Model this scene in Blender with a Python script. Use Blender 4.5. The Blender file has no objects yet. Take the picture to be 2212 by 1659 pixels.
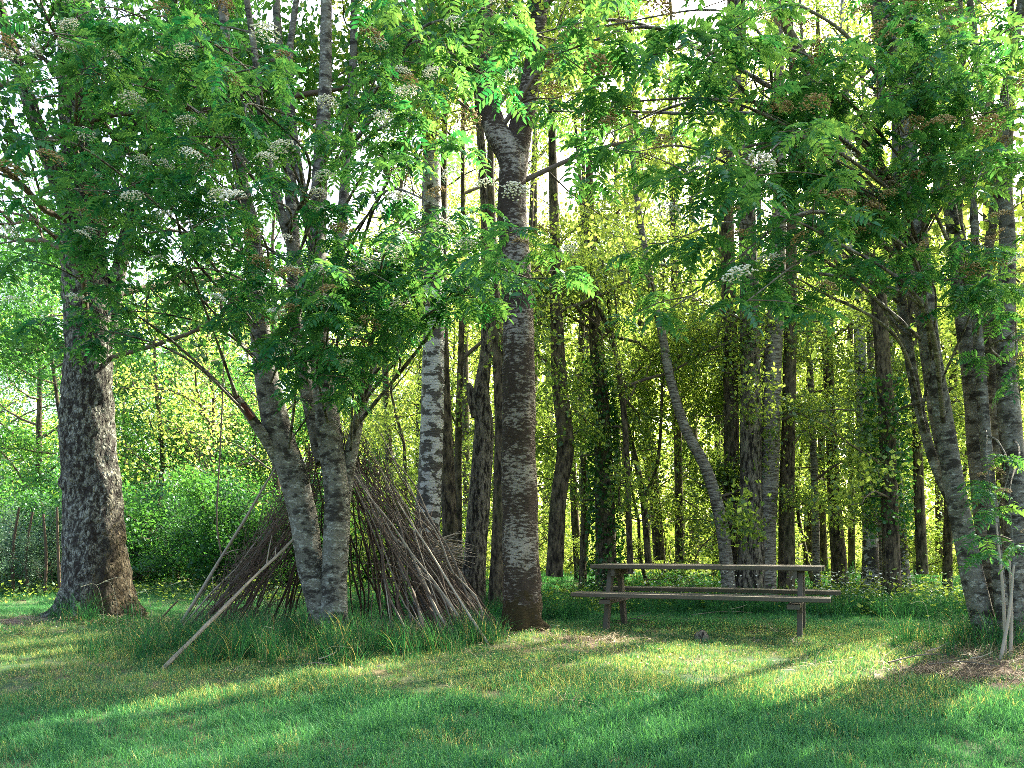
import bpy, math, random
import numpy as np
from mathutils import Vector, Matrix, Euler

R = math.radians
random.seed(7)
rng = np.random.default_rng(7)
S = bpy.context.scene
COL = S.collection

# ------------------------------------------------------------------ camera, sky, sun, exposure
F = 1736.0            # focal length in pixels of a 2212 px wide picture
HZ = 1178.0           # horizon line in that picture
CZ = 1.0              # camera height above the ground under the table
cam_d = bpy.data.cameras.new('camera'); cam = bpy.data.objects.new('camera', cam_d); COL.objects.link(cam)
cam.location = (0, 0, CZ); cam.rotation_euler = (R(90), 0, 0)
cam_d.sensor_width = 36; cam_d.lens = F / 2212 * 36
cam_d.shift_y = (HZ - 829.5) / 2212
cam_d.clip_start = 0.05; cam_d.clip_end = 1500
S.camera = cam

SUN_EL, SUN_AZ = R(41), R(44)      # azimuth from +Y (away from the camera) towards +X
w = bpy.data.worlds.new('World'); S.world = w; w.use_nodes = True
nt = w.node_tree; nt.nodes.clear()
sky = nt.nodes.new('ShaderNodeTexSky'); sky.sky_type = 'NISHITA'; sky.sun_disc = False
sky.sun_elevation = SUN_EL; sky.sun_rotation = SUN_AZ; sky.air_density = .75; sky.dust_density = 6.0; sky.ozone_density = .3
bg = nt.nodes.new('ShaderNodeBackground'); bg.inputs['Strength'].default_value = 0.15
wo = nt.nodes.new('ShaderNodeOutputWorld')
nt.links.new(sky.outputs[0], bg.inputs[0]); nt.links.new(bg.outputs[0], wo.inputs[0])
sd = bpy.data.lights.new('sun', 'SUN'); sd.energy = 4.0; sd.angle = R(0.5); sd.color = (1.0, 0.93, 0.78)
so = bpy.data.objects.new('sun', sd); COL.objects.link(so)
sdir = Vector((math.sin(SUN_AZ) * math.cos(SUN_EL), math.cos(SUN_AZ) * math.cos(SUN_EL), math.sin(SUN_EL)))
so.rotation_euler = sdir.to_track_quat('Z', 'Y').to_euler(); so.location = (20, 20, 30)
S.view_settings.view_transform = 'Standard'; S.view_settings.look = 'None'
S.view_settings.exposure = 2.85; S.view_settings.gamma = 1.0; S.view_settings.use_curve_mapping = False
cy = S.cycles
cy.max_bounces = 6; cy.diffuse_bounces = 4; cy.glossy_bounces = 2; cy.transmission_bounces = 4; cy.transparent_max_bounces = 4
cy.caustics_reflective = False; cy.caustics_refractive = False
cy.use_adaptive_sampling = False
cy.sample_clamp_indirect = 6.0
cy.use_denoising = False
cy.filter_width = 0.8

# ------------------------------------------------------------------ small helpers
def sstep(a, b, x):
    t = np.clip((np.asarray(x, float) - a) / (b - a), 0, 1)
    return t * t * (3 - 2 * t)

def _hash(ix, iy, iz, seed=0):
    h = (ix.astype(np.int64) * 374761393 + iy.astype(np.int64) * 668265263 + iz.astype(np.int64) * 2147483647 + seed * 974711) & 0xffffffff
    h = ((h ^ (h >> 13)) * 1274126177) & 0xffffffff
    return ((h ^ (h >> 16)) & 0xffff) / 65535.0

def vnoise(p, seed=0):
    p = np.asarray(p, float)
    i = np.floor(p).astype(np.int64); f = p - i; f = f * f * (3 - 2 * f)
    r = 0
    for dx in (0, 1):
        for dy in (0, 1):
            for dz in (0, 1):
                wgt = (f[:, 0] if dx else 1 - f[:, 0]) * (f[:, 1] if dy else 1 - f[:, 1]) * (f[:, 2] if dz else 1 - f[:, 2])
                r = r + wgt * _hash(i[:, 0] + dx, i[:, 1] + dy, i[:, 2] + dz, seed)
    return r * 2 - 1

def fbm(p, octs=3, seed=0):
    r = 0; a = 1; s = 0
    for k in range(octs):
        r = r + a * vnoise(np.asarray(p) * (2 ** k), seed + k); s += a; a *= .5
    return r / s

def gh(x, y):
    """height of the ground"""
    x = np.atleast_1d(np.asarray(x, float)); y = np.atleast_1d(np.asarray(y, float))
    z = -0.28 * (1 - sstep(2.5, 8.5, y)) + 0.05 * np.clip(y - 14, 0, 60)
    p = np.stack([x * .45, y * .45, x * 0], 1)
    z = z + 0.035 * fbm(p, 3, 5) * sstep(1, 4, y)
    # shallow banks round the roots of the trees
    for (bx, by, r, hgt) in ((-5.6, 10.6, 1.3, .14), (0.1, 8.9, .9, .10), (4.5, 7.3, 1.2, .14), (-1.9, 8.3, .9, .07)):
        z = z + hgt * np.exp(-((x - bx) ** 2 + (y - by) ** 2) / (r * r) * 1.5)
    return z

def g1(x, y): return float(gh(x, y)[0])
def P(px, py, d): return Vector(((px - 1106) / F * d, d, CZ - (py - HZ) / F * d))
def GX(px, d):
    x = (px - 1106) / F * d
    return Vector((x, d, g1(x, d)))

def mesh(name, v, f, m, tint=None, smooth=False):
    me = bpy.data.meshes.new(name)
    v = np.asarray(v, np.float32)
    if isinstance(f, np.ndarray):
        n, k = f.shape
        me.vertices.add(len(v)); me.vertices.foreach_set('co', v.ravel())
        me.loops.add(n * k); me.loops.foreach_set('vertex_index', f.astype(np.int32).ravel())
        me.polygons.add(n); me.polygons.foreach_set('loop_start', np.arange(0, n * k, k, dtype=np.int32))
        me.polygons.foreach_set('loop_total', np.full(n, k, np.int32))
        me.update(calc_edges=True)
    else:
        me.from_pydata([tuple(a) for a in v], [], f); me.update()
    if tint is not None:
        a = me.attributes.new('tint', 'FLOAT', 'POINT'); a.data.foreach_set('value', np.asarray(tint, np.float32))
    if smooth: me.polygons.foreach_set('use_smooth', np.ones(len(me.polygons), bool))
    me.materials.append(m)
    return me

def obj(name, me, parent=None, loc=(0, 0, 0), rot=(0, 0, 0), scl=1.0, kind=None, label=None):
    o = bpy.data.objects.new(name, me); COL.objects.link(o)
    if parent is not None: o.parent = parent
    o.location = loc; o.rotation_euler = rot
    o.scale = (scl, scl, scl) if isinstance(scl, (int, float)) else scl
    if kind: o['kind'] = kind
    if label: o['label'] = label
    return o

def thing(name, label, cat, loc=(0, 0, 0), rz=0.0, group=None):
    o = bpy.data.objects.new(name, None); COL.objects.link(o)
    o.empty_display_size = .2
    o.location = loc; o.rotation_euler = (0, 0, rz)
    o['label'] = label; o['category'] = cat
    if group: o['group'] = group
    return o

def resample(pts, rad, step):
    """Catmull-Rom through the points; returns points and radii about `step` apart"""
    p = np.array([tuple(a) for a in pts], float); r = np.array(rad, float)
    p = np.vstack([2 * p[0] - p[1], p, 2 * p[-1] - p[-2]]); r = np.concatenate([[r[0]], r, [r[-1]]])
    P_, R_ = [], []
    for i in range(1, len(p) - 2):
        L = np.linalg.norm(p[i + 1] - p[i]); n = max(1, int(round(L / step)))
        for t in np.arange(n) / n:
            a, b, c, d = p[i - 1], p[i], p[i + 1], p[i + 2]
            P_.append(.5 * (2 * b + (c - a) * t + (2 * a - 5 * b + 4 * c - d) * t * t + (3 * b - a - 3 * c + d) * t ** 3))
            R_.append(r[i] + (r[i + 1] - r[i]) * t)
    P_.append(p[-2]); R_.append(r[-2])
    return np.array(P_), np.array(R_)

def tube(p, r, segs, caps=True):
    """tube along points p (n,3) with radii r; returns verts, quad array, theta, ring directions"""
    n = len(p); T = np.gradient(p, axis=0); T /= np.linalg.norm(T, axis=1)[:, None] + 1e-9
    up = np.array([1., 0, 0]) if abs(T[0][0]) < .8 else np.array([0., 1, 0])
    u = np.cross(T[0], up); u /= np.linalg.norm(u); U = [u]
    for i in range(1, n):
        u = u - T[i] * np.dot(u, T[i]); u /= np.linalg.norm(u) + 1e-9; U.append(u)
    U = np.array(U); V = np.cross(T, U)
    th = np.arange(segs) * 2 * math.pi / segs
    dirs = U[:, None, :] * np.cos(th)[None, :, None] + V[:, None, :] * np.sin(th)[None, :, None]
    v = p[:, None, :] + dirs * r[:, None, None]
    a = np.arange(n - 1)[:, None] * segs; j = np.arange(segs)[None, :]; j2 = (j + 1) % segs
    q = np.stack([a + j, a + j2, a + segs + j2, a + segs + j], 2).reshape(-1, 4)
    return v.reshape(-1, 3), q, dirs.reshape(-1, 3)

class Acc:
    """collects verts and faces of one arity"""
    def __init__(s): s.v = []; s.f = []; s.t = []; s.n = 0
    def add(s, v, f, t=None):
        v = np.asarray(v); s.v.append(v); s.f.append(np.asarray(f) + s.n); s.n += len(v)
        s.t.append(np.full(len(v), 0.5) if t is None else np.broadcast_to(np.asarray(t, float), (len(v),)))
    def mesh(s, name, m, smooth=False):
        return mesh(name, np.vstack(s.v), np.vstack(s.f), m, np.concatenate(s.t), smooth)

# ------------------------------------------------------------------ materials
class NG:
    def __init__(s, name):
        s.m = bpy.data.materials.new(name); s.m.use_nodes = True; s.t = s.m.node_tree; s.t.nodes.clear()
        s.out = s.t.nodes.new('ShaderNodeOutputMaterial')
    def n(s, typ, ins=None, **kw):
        nd = s.t.nodes.new(typ)
        for k, v in kw.items(): setattr(nd, k, v)
        for k, v in (ins or {}).items():
            sock = nd.inputs[k]
            if isinstance(v, bpy.types.NodeSocket): s.t.links.new(v, sock)
            else: sock.default_value = v
        return nd
    def noise(s, vec, scale, detail=3, rough=.55):
        return s.n('ShaderNodeTexNoise', {'Vector': vec, 'Scale': scale, 'Detail': detail, 'Roughness': rough}).outputs['Fac']
    def ramp(s, fac, stops):
        nd = s.n('ShaderNodeValToRGB', {'Fac': fac}); e = nd.color_ramp.elements
        while len(e) < len(stops): e.new(.5)
        for k, (pos, c) in enumerate(stops):
            e[k].position = pos; e[k].color = (c, c, c, 1) if isinstance(c, (int, float)) else (*c, 1)
        return nd.outputs[0]
    def mix(s, fac, a, b, bt='MIX'):
        nd = s.n('ShaderNodeMix', data_type='RGBA', blend_type=bt)
        for i, v in ((0, fac), (6, a), (7, b)):
            if isinstance(v, bpy.types.NodeSocket): s.t.links.new(v, nd.inputs[i])
            elif i == 0: nd.inputs[0].default_value = v
            else: nd.inputs[i].default_value = (*v, 1)
        return nd.outputs[2]
    def math(s, op, a, b=0.0, c=None):
        ins = {0: a, 1: b}
        if c is not None: ins[2] = c
        return s.n('ShaderNodeMath', ins, operation=op).outputs[0]
    def mapped(s, scale):
        tc = s.n('ShaderNodeTexCoord').outputs['Object']
        oi = s.n('ShaderNodeObjectInfo').outputs['Random']
        off = s.math('MULTIPLY', oi, 37.0)
        v = s.n('ShaderNodeVectorMath', {0: tc, 1: off}, operation='ADD').outputs[0]
        return s.n('ShaderNodeMapping', {'Vector': v, 'Scale': scale}).outputs[0], tc
    def surf(s, col, rough=.8, bump=None, bs=.5, bd=.02, spec=.3):
        b = s.n('ShaderNodeBsdfPrincipled', {'Roughness': rough, 'Specular IOR Level': spec})
        if isinstance(col, bpy.types.NodeSocket): s.t.links.new(col, b.inputs['Base Color'])
        else: b.inputs['Base Color'].default_value = (*col, 1)
        if bump is not None:
            bn = s.n('ShaderNodeBump', {'Height': bump, 'Strength': bs, 'Distance': bd}); s.t.links.new(bn.outputs[0], b.inputs['Normal'])
        s.t.links.new(b.outputs[0], s.out.inputs[0]); return s.m

def leaf_mat(name, dark, light, tr_dark, tr_light, trans=.5, gloss=.06, wn=0.0):
    g = NG(name)
    at = g.n('ShaderNodeAttribute', attribute_name='tint').outputs['Fac']
    oi = g.n('ShaderNodeObjectInfo').outputs['Random']
    f = g.math('ADD', g.math('MULTIPLY', at, .65), g.math('MULTIPLY', oi, .35))
    if wn:
        pos = g.n('ShaderNodeNewGeometry').outputs['Position']
        f = g.math('ADD', g.math('MULTIPLY', f, .6), g.math('MULTIPLY', g.ramp(g.noise(pos, wn, 2), [(.35, 0.0), (.65, 1.0)]), .4))
    dc = g.mix(f, dark, light); tc = g.mix(f, tr_dark, tr_light)
    d = g.n('ShaderNodeBsdfDiffuse', {'Color': dc}); t = g.n('ShaderNodeBsdfTranslucent', {'Color': tc})
    m1 = g.n('ShaderNodeMixShader', {0: trans, 1: d.outputs[0], 2: t.outputs[0]})
    gl = g.n('ShaderNodeBsdfGlossy', {'Roughness': .45, 'Color': (.5, .65, .6, 1)})
    m2 = g.n('ShaderNodeMixShader', {0: gloss, 1: m1.outputs[0], 2: gl.outputs[0]})
    g.t.links.new(m2.outputs[0], g.out.inputs[0]); return g.m

M = {}
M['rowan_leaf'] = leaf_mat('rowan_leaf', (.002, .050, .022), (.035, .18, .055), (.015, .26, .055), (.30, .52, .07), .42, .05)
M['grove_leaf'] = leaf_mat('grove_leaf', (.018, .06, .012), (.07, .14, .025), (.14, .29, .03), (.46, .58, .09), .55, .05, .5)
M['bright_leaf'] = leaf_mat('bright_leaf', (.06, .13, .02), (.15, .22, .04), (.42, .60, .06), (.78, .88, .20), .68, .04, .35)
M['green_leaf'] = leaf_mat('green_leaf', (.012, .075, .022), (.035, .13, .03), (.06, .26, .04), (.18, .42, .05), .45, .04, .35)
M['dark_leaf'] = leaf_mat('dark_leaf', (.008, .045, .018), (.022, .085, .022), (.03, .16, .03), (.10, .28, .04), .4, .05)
M['pale_leaf'] = leaf_mat('pale_leaf', (.06, .12, .07), (.12, .2, .12), (.12, .25, .1), (.2, .35, .15), .35, .08)
M['ivy_leaf'] = leaf_mat('ivy_leaf', (.01, .06, .014), (.03, .11, .02), (.05, .2, .02), (.1, .3, .04), .3, .06)

def grass_mat(name, greenA, greenB, dryA, dryB, dry_amt):
    g = NG(name)
    pos = g.n('ShaderNodeNewGeometry').outputs['Position']
    at = g.n('ShaderNodeAttribute', attribute_name='tint').outputs['Fac']
    flat = g.n('ShaderNodeMapping', {'Vector': pos, 'Scale': (1, 1, .0)}).outputs[0]
    n1 = g.noise(flat, .55, 4); n2 = g.noise(flat, 2.3, 3)
    gr = g.mix(g.math('ADD', g.math('MULTIPLY', at, .7), g.math('MULTIPLY', g.ramp(n2, [(.35, 0.0), (.65, 1.0)]), .3)), greenA, greenB)
    dr = g.mix(at, dryA, dryB)
    # mown, dried strip of lawn in front of and beside the table, green nearer the camera
    sx = g.n('ShaderNodeSeparateXYZ', {0: pos})
    wob = g.math('ADD', sx.outputs[1], g.math('MULTIPLY', g.math('SUBTRACT', n1, .5), 2.2))
    strip = g.n('ShaderNodeMapRange', {'Value': wob, 'From Min': 5.4, 'From Max': 6.2}, interpolation_type='SMOOTHSTEP').outputs[0]
    strip2 = g.n('ShaderNodeMapRange', {'Value': wob, 'From Min': 10.8, 'From Max': 8.6}, interpolation_type='SMOOTHSTEP').outputs[0]
    base = g.math('MULTIPLY', g.math('MULTIPLY', strip, strip2), g.ramp(n2, [(.25, .35), (.6, 1.0)]))
    amt = g.math('MULTIPLY', base, dry_amt)
    sc = g.math('MULTIPLY', g.ramp(g.noise(flat, 1.4, 5, .7), [(.55, 0.0), (.68, 1.0)]), .45 * min(1, dry_amt * 2))
    amt = g.math('MAXIMUM', amt, sc)
    wr = g.math('LESS_THAN', g.math('FRACT', g.math('MULTIPLY', at, 7.31)), amt)
    c = g.mix(wr, gr, dr)
    d = g.n('ShaderNodeBsdfDiffuse', {'Color': c}); tcl = g.mix(.5, c, (.5, .62, .06), 'ADD')
    t = g.n('ShaderNodeBsdfTranslucent', {'Color': g.mix(1.0, c, (1.7, 1.55, .9), 'MULTIPLY')})
    m1 = g.n('ShaderNodeMixShader', {0: .4, 1: d.outputs[0], 2: t.outputs[0]})
    gl = g.n('ShaderNodeBsdfGlossy', {'Roughness': .5, 'Color': (.5, .6, .4, 1)})
    m2 = g.n('ShaderNodeMixShader', {0: .03, 1: m1.outputs[0], 2: gl.outputs[0]})
    g.t.links.new(m2.outputs[0], g.out.inputs[0]); return g.m

M['grass'] = grass_mat('lawn_grass', (.014, .10, .048), (.10, .30, .105), (.17, .22, .07), (.42, .42, .17), .52)
M['tall_grass'] = grass_mat('tall_grass_blades', (.014, .09, .038), (.045, .17, .05), (.22, .2, .08), (.4, .34, .14), .15)
g = NG('straw'); at = g.n('ShaderNodeAttribute', attribute_name='tint').outputs['Fac']
M['straw'] = g.surf(g.mix(at, (.13, .10, .055), (.42, .33, .19)), .7)
g = NG('seed_stalk'); M['stalk'] = g.surf((.42, .40, .24), .7)

def bark_mat(name, kind):
    g = NG(name)
    if kind == 'lichen':          # cracked old bark, grey lichen plates over dark fissures, brown moss low on the right
        v, tc = g.mapped((1, 1, .6))
        vo = g.n('ShaderNodeTexVoronoi', {'Vector': g.n('ShaderNodeVectorMath', {0: v, 1: g.n('ShaderNodeVectorMath', {0: g.n('ShaderNodeTexNoise', {'Vector': v, 'Scale': 7.0}).outputs['Color'], 1: (.12, .12, .12)}, operation='MULTIPLY').outputs[0]}, operation='ADD').outputs[0], 'Scale': 19.0}, feature='DISTANCE_TO_EDGE').outputs['Distance']
        n1 = g.noise(v, 19, 7, .72); n2 = g.noise(v, 3.2, 3)
        plates = g.ramp(n1, [(.44, 0.0), (.53, 1.0)])
        c = g.mix(plates, (.028, .022, .016), g.mix(n2, (.11, .112, .085), (.34, .35, .28)))
        c = g.mix(g.ramp(vo, [(.0, .85), (.07, 0.0)]), c, (.02, .015, .012))
        sx = g.n('ShaderNodeSeparateXYZ', {0: tc})
        a = g.math('MULTIPLY_ADD', sx.outputs[0], 2.6, -.32)
        a = g.math('ADD', a, g.math('MULTIPLY_ADD', sx.outputs[2], -.42, .5))
        a = g.math('ADD', a, g.math('MULTIPLY_ADD', n1, 3.4, -1.7))
        moss = g.ramp(a, [(.35, 0.0), (.6, 1.0)])
        mc = g.mix(g.noise(v, 22, 4), (.018, .014, .005), (.085, .055, .012))
        c = g.mix(g.math('MULTIPLY', moss, .85), c, mc)
        return g.surf(c, .9, g.math('ADD', plates, g.math('MULTIPLY', vo, 3.0)), .9, .03)
    if kind == 'white_birch':
        v, tc = g.mapped((1, 1, 1)); h = g.n('ShaderNodeMapping', {'Vector': v, 'Scale': (1.2, 1.2, 2.2)}).outputs[0]
        k = g.n('ShaderNodeMapping', {'Vector': v, 'Scale': (1, 1, 9)}).outputs[0]
        n1 = g.noise(h, 4.2, 6, .62); n2 = g.noise(k, 7, 3)
        c = g.mix(g.noise(v, 5, 3), (.26, .255, .21), (.50, .50, .44))
        c = g.mix(g.ramp(n2, [(.60, 0.0), (.66, .8)]), c, (.10, .085, .07))
        sx = g.n('ShaderNodeSeparateXYZ', {0: tc})
        low = g.n('ShaderNodeMapRange', {'Value': sx.outputs[2], 'From Min': 3.0, 'From Max': 0.0}).outputs[0]
        blk = g.ramp(g.math('ADD', n1, g.math('MULTIPLY', low, .08)), [(.50, 0.0), (.54, 1.0)])
        c = g.mix(blk, c, g.mix(g.noise(v, 18, 4), (.018, .016, .012), (.09, .08, .06)))
        return g.surf(c, .65, g.math('ADD', g.math('MULTIPLY', blk, -1.0), n2), .7, .02)
    if kind == 'brown_birch':
        v, tc = g.mapped((1, 1, 1)); k = g.n('ShaderNodeMapping', {'Vector': v, 'Scale': (1, 1, 2.6)}).outputs[0]
        n1 = g.noise(k, 15, 5, .7); n2 = g.noise(v, 2.6, 4); n3 = g.noise(v, 26, 4, .7)
        thr = g.math('ADD', n1, g.math('MULTIPLY_ADD', n2, .55, -.28))
        c = g.mix(g.ramp(thr, [(.52, 0.0), (.61, 1.0)]), g.mix(n3, (.016, .011, .007), (.07, .05, .03)), g.mix(n2, (.13, .11, .075), (.36, .33, .26)))
        sx = g.n('ShaderNodeSeparateXYZ', {0: tc})
        a = g.math('ADD', g.math('MULTIPLY_ADD', sx.outputs[2], -3.4, 1.4), g.math('MULTIPLY', g.math('SUBTRACT', g.noise(v, 6, 6, .75), .5), 4.5))
        c = g.mix(g.ramp(a, [(.2, 0.0), (.5, 1.0)]), c, g.mix(n3, (.010, .007, .003), (.06, .042, .008)))
        return g.surf(c, .85, thr, .9, .03)
    if kind == 'pale_birch':
        v, tc = g.mapped((1, 1, 1)); k = g.n('ShaderNodeMapping', {'Vector': v, 'Scale': (1, 1, 5)}).outputs[0]
        n1 = g.noise(k, 9, 5, .7); n2 = g.noise(v, 3.5, 4)
        c = g.mix(g.ramp(n1, [(.42, 0.0), (.58, 1.0)]), (.05, .04, .028), g.mix(n2, (.16, .145, .11), (.36, .34, .28)))
        c = g.mix(g.ramp(n2, [(.62, 0.0), (.68, .8)]), c, (.03, .025, .02))
        return g.surf(c, .8, n1, .6, .02)
    if kind == 'rowan':           # smooth grey bark with pale lichen spots lying crosswise
        v, tc = g.mapped((1, 1, 1)); k = g.n('ShaderNodeMapping', {'Vector': v, 'Scale': (1, 1, 1.9)}).outputs[0]
        n1 = g.noise(k, 15, 6, .75); n2 = g.noise(v, 6, 5); n3 = g.noise(v, 34, 3)
        c = g.mix(n2, (.07, .068, .048), (.21, .205, .155))
        c = g.mix(g.ramp(n1, [(.53, 0.0), (.60, .9)]), c, g.mix(n3, (.22, .235, .18), (.44, .46, .38)))
        c = g.mix(g.ramp(g.noise(k, 6.5, 5, .7), [(.49, 0.0), (.58, .92)]), c, (.020, .017, .011))
        return g.surf(c, .8, g.math('ADD', n1, g.math('MULTIPLY', n3, .4)), .9, .03)
    if kind == 'dark':
        v, tc = g.mapped((1, 1, .35)); n1 = g.noise(v, 17, 6, .7); n2 = g.noise(v, 2.5, 3)
        c = g.mix(g.ramp(n1, [(.4, 0.0), (.62, 1.0)]), (.010, .007, .004), g.mix(n2, (.09, .072, .042), (.22, .18, .11)))
        c = g.mix(g.ramp(n2, [(.5, 0.0), (.7, .5)]), c, (.05, .06, .015))
        return g.surf(c, .9, n1, .9, .03)
    if kind == 'fissured':
        v, tc = g.mapped((1, 1, .3)); n1 = g.noise(v, 21, 6, .75); n2 = g.noise(v, 5, 3)
        c = g.mix(g.ramp(n1, [(.44, 0.0), (.56, 1.0)]), (.012, .009, .006), g.mix(n2, (.10, .085, .058), (.29, .26, .19)))
        return g.surf(c, .9, n1, 1.0, .035)

for k in ('lichen', 'white_birch', 'brown_birch', 'pale_birch', 'rowan', 'dark', 'fissured'):
    M['bark_' + k] = bark_mat('bark_' + k, k)
g = NG('twig_bark'); v, _ = g.mapped((1, 1, 1)); M['twig'] = g.surf(g.mix(g.noise(v, 12, 3), (.06, .045, .03), (.17, .14, .10)), .85)
g = NG('rotten_wood'); v, _ = g.mapped((1, 1, .3)); M['rot'] = g.surf(g.mix(g.noise(v, 22, 5), (.015, .008, .006), (.12, .035, .014)), .9)
for nm, a, b in (('stick_grey', (.055, .045, .033), (.22, .19, .14)), ('stick_brown', (.022, .016, .010), (.12, .085, .055)), ('stick_pale', (.14, .12, .085), (.42, .37, .27))):
    g = NG(nm); v, _ = g.mapped((1, 1, 1)); n = g.noise(v, 9, 4)
    oi = g.n('ShaderNodeObjectInfo').outputs['Random']
    M[nm] = g.surf(g.mix(g.math('MULTIPLY_ADD', oi, .5, g.math('MULTIPLY', n, .5)), a, b), .85, n, .3, .005)
g = NG('weathered_planks')
tcx = g.n('ShaderNodeTexCoord').outputs['Object']; mp = g.n('ShaderNodeMapping', {'Vector': tcx, 'Scale': (1.0, 18, 18)}).outputs[0]
n1 = g.noise(mp, 4, 6, .7); oi = g.n('ShaderNodeObjectInfo').outputs['Random']
n4 = g.noise(tcx, 3.0, 4)
c = g.mix(n1, (.028, .024, .016), (.16, .135, .092)); c = g.mix(g.math('MULTIPLY', oi, .45), c, (.10, .10, .07))
c = g.mix(g.ramp(n4, [(.5, 0.0), (.75, .55)]), c, (.055, .07, .035))
M['plank'] = g.surf(c, .85, n1, .5, .006)
g = NG('bolt_metal'); M['bolt'] = g.surf((.3, .3, .29), .4)
g = NG('flower_cream'); at = g.n('ShaderNodeAttribute', attribute_name='tint').outputs['Fac']
M['flower'] = g.surf(g.mix(at, (.56, .57, .40), (.86, .85, .72)), .8)
g = NG('flower_brown'); at = g.n('ShaderNodeAttribute', attribute_name='tint').outputs['Fac']
M['flower_brown'] = g.surf(g.mix(at, (.17, .11, .04), (.50, .38, .18)), .8)

# ground: earth, moss and thin turf, brown litter by the trees, pale hay meadow beyond the grove
g = NG('ground_turf'); pos = g.n('ShaderNodeNewGeometry').outputs['Position']
n1 = g.noise(pos, 1.2, 5); n2 = g.noise(pos, 14, 5, .7)
c = g.mix(g.ramp(n1, [(.4, 0.0), (.62, 1.0)]), g.mix(n2, (.02, .05, .018), (.05, .10, .03)), g.mix(n2, (.06, .05, .025), (.18, .15, .07)))
msk = None
for (bx, by, r) in ((.85, 8.25, .75), (-6.5, 9.9, 1.1), (3.9, 6.7, 1.0), (.1, 8.9, .6), (-5.5, 10.5, .9), (-1.9, 9.4, 1.5), (4.5, 7.3, .8)):
    dv = g.n('ShaderNodeVectorMath', {0: pos, 1: (bx, by, 0.0)}, operation='DISTANCE').outputs['Value']
    dd = g.n('ShaderNodeMapRange', {'Value': g.math('ADD', dv, g.math('MULTIPLY_ADD', n1, 1.0, -.5)), 'From Min': r, 'From Max': r * .5}, interpolation_type='SMOOTHSTEP').outputs[0]
    msk = dd if msk is None else g.math('MAXIMUM', msk, dd)
c = g.mix(msk, c, g.mix(n2, (.035, .022, .014), (.17, .12, .08)))
sx = g.n('ShaderNodeSeparateXYZ', {0: pos})
far = g.n('ShaderNodeMapRange', {'Value': sx.outputs[1], 'From Min': 19.0, 'From Max': 25.0}).outputs[0]
c = g.mix(far, c, g.mix(g.noise(pos, .3, 5), (.14, .20, .04), (.34, .36, .12)))
M['ground'] = g.surf(c, .95, n2, .5, .03)

# ------------------------------------------------------------------ ground sheet
xs = np.concatenate([np.linspace(-150, -14, 30), np.linspace(-13.7, 13.7, 200), np.linspace(14, 150, 30)])
ys = np.concatenate([np.linspace(-40, 0, 12), np.linspace(.3, 24, 170), np.linspace(24.6, 60, 40), np.linspace(64, 220, 20)])
X, Y = np.meshgrid(xs, ys); Z = gh(X.ravel(), Y.ravel())
nx, ny = len(xs), len(ys)
i = (np.arange(ny - 1)[:, None] * nx + np.arange(nx - 1)[None, :]).ravel()
obj('ground', mesh('ground', np.stack([X.ravel(), Y.ravel(), Z], 1), np.stack([i, i + 1, i + nx + 1, i + nx], 1), M['ground'], smooth=True), kind='structure')

# ------------------------------------------------------------------ grass (scattered tufts)
def tuft(name, m, n, hgt, spread, width, lean, seg=3, flat=0.0):
    a = Acc()
    for _ in range(n):
        r = spread * math.sqrt(random.random()); th = random.uniform(0, 6.283)
        b = np.array([r * math.cos(th), r * math.sin(th), -.01]); L = hgt * random.uniform(.55, 1.15); w_ = width * random.uniform(.7, 1.2)
        az = random.uniform(0, 6.283); ln = lean * random.uniform(.2, 1.3)
        dr = np.array([math.cos(az), math.sin(az), 0]); sd_ = np.array([-math.sin(az), math.cos(az), 0])
        tw = random.uniform(-.8, .8); sd_ = sd_ * math.cos(tw) + dr * math.sin(tw)
        vs = []
        for k in range(seg + 1):
            t = k / seg; c_ = b + dr * (ln * L * t * t) + np.array([0, 0, L * (t - .35 * ln * t * t) * (1 - flat)])
            ww = w_ * (1 - t) ** .7 * .5
            vs += [c_ - sd_ * ww, c_ + sd_ * ww]
        f = [[2 * k, 2 * k + 1, 2 * k + 3, 2 * k + 2] for k in range(seg)]
        a.add(vs, f, random.random())
    return bpy.data.objects.new(name, a.mesh(name, m))

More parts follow.
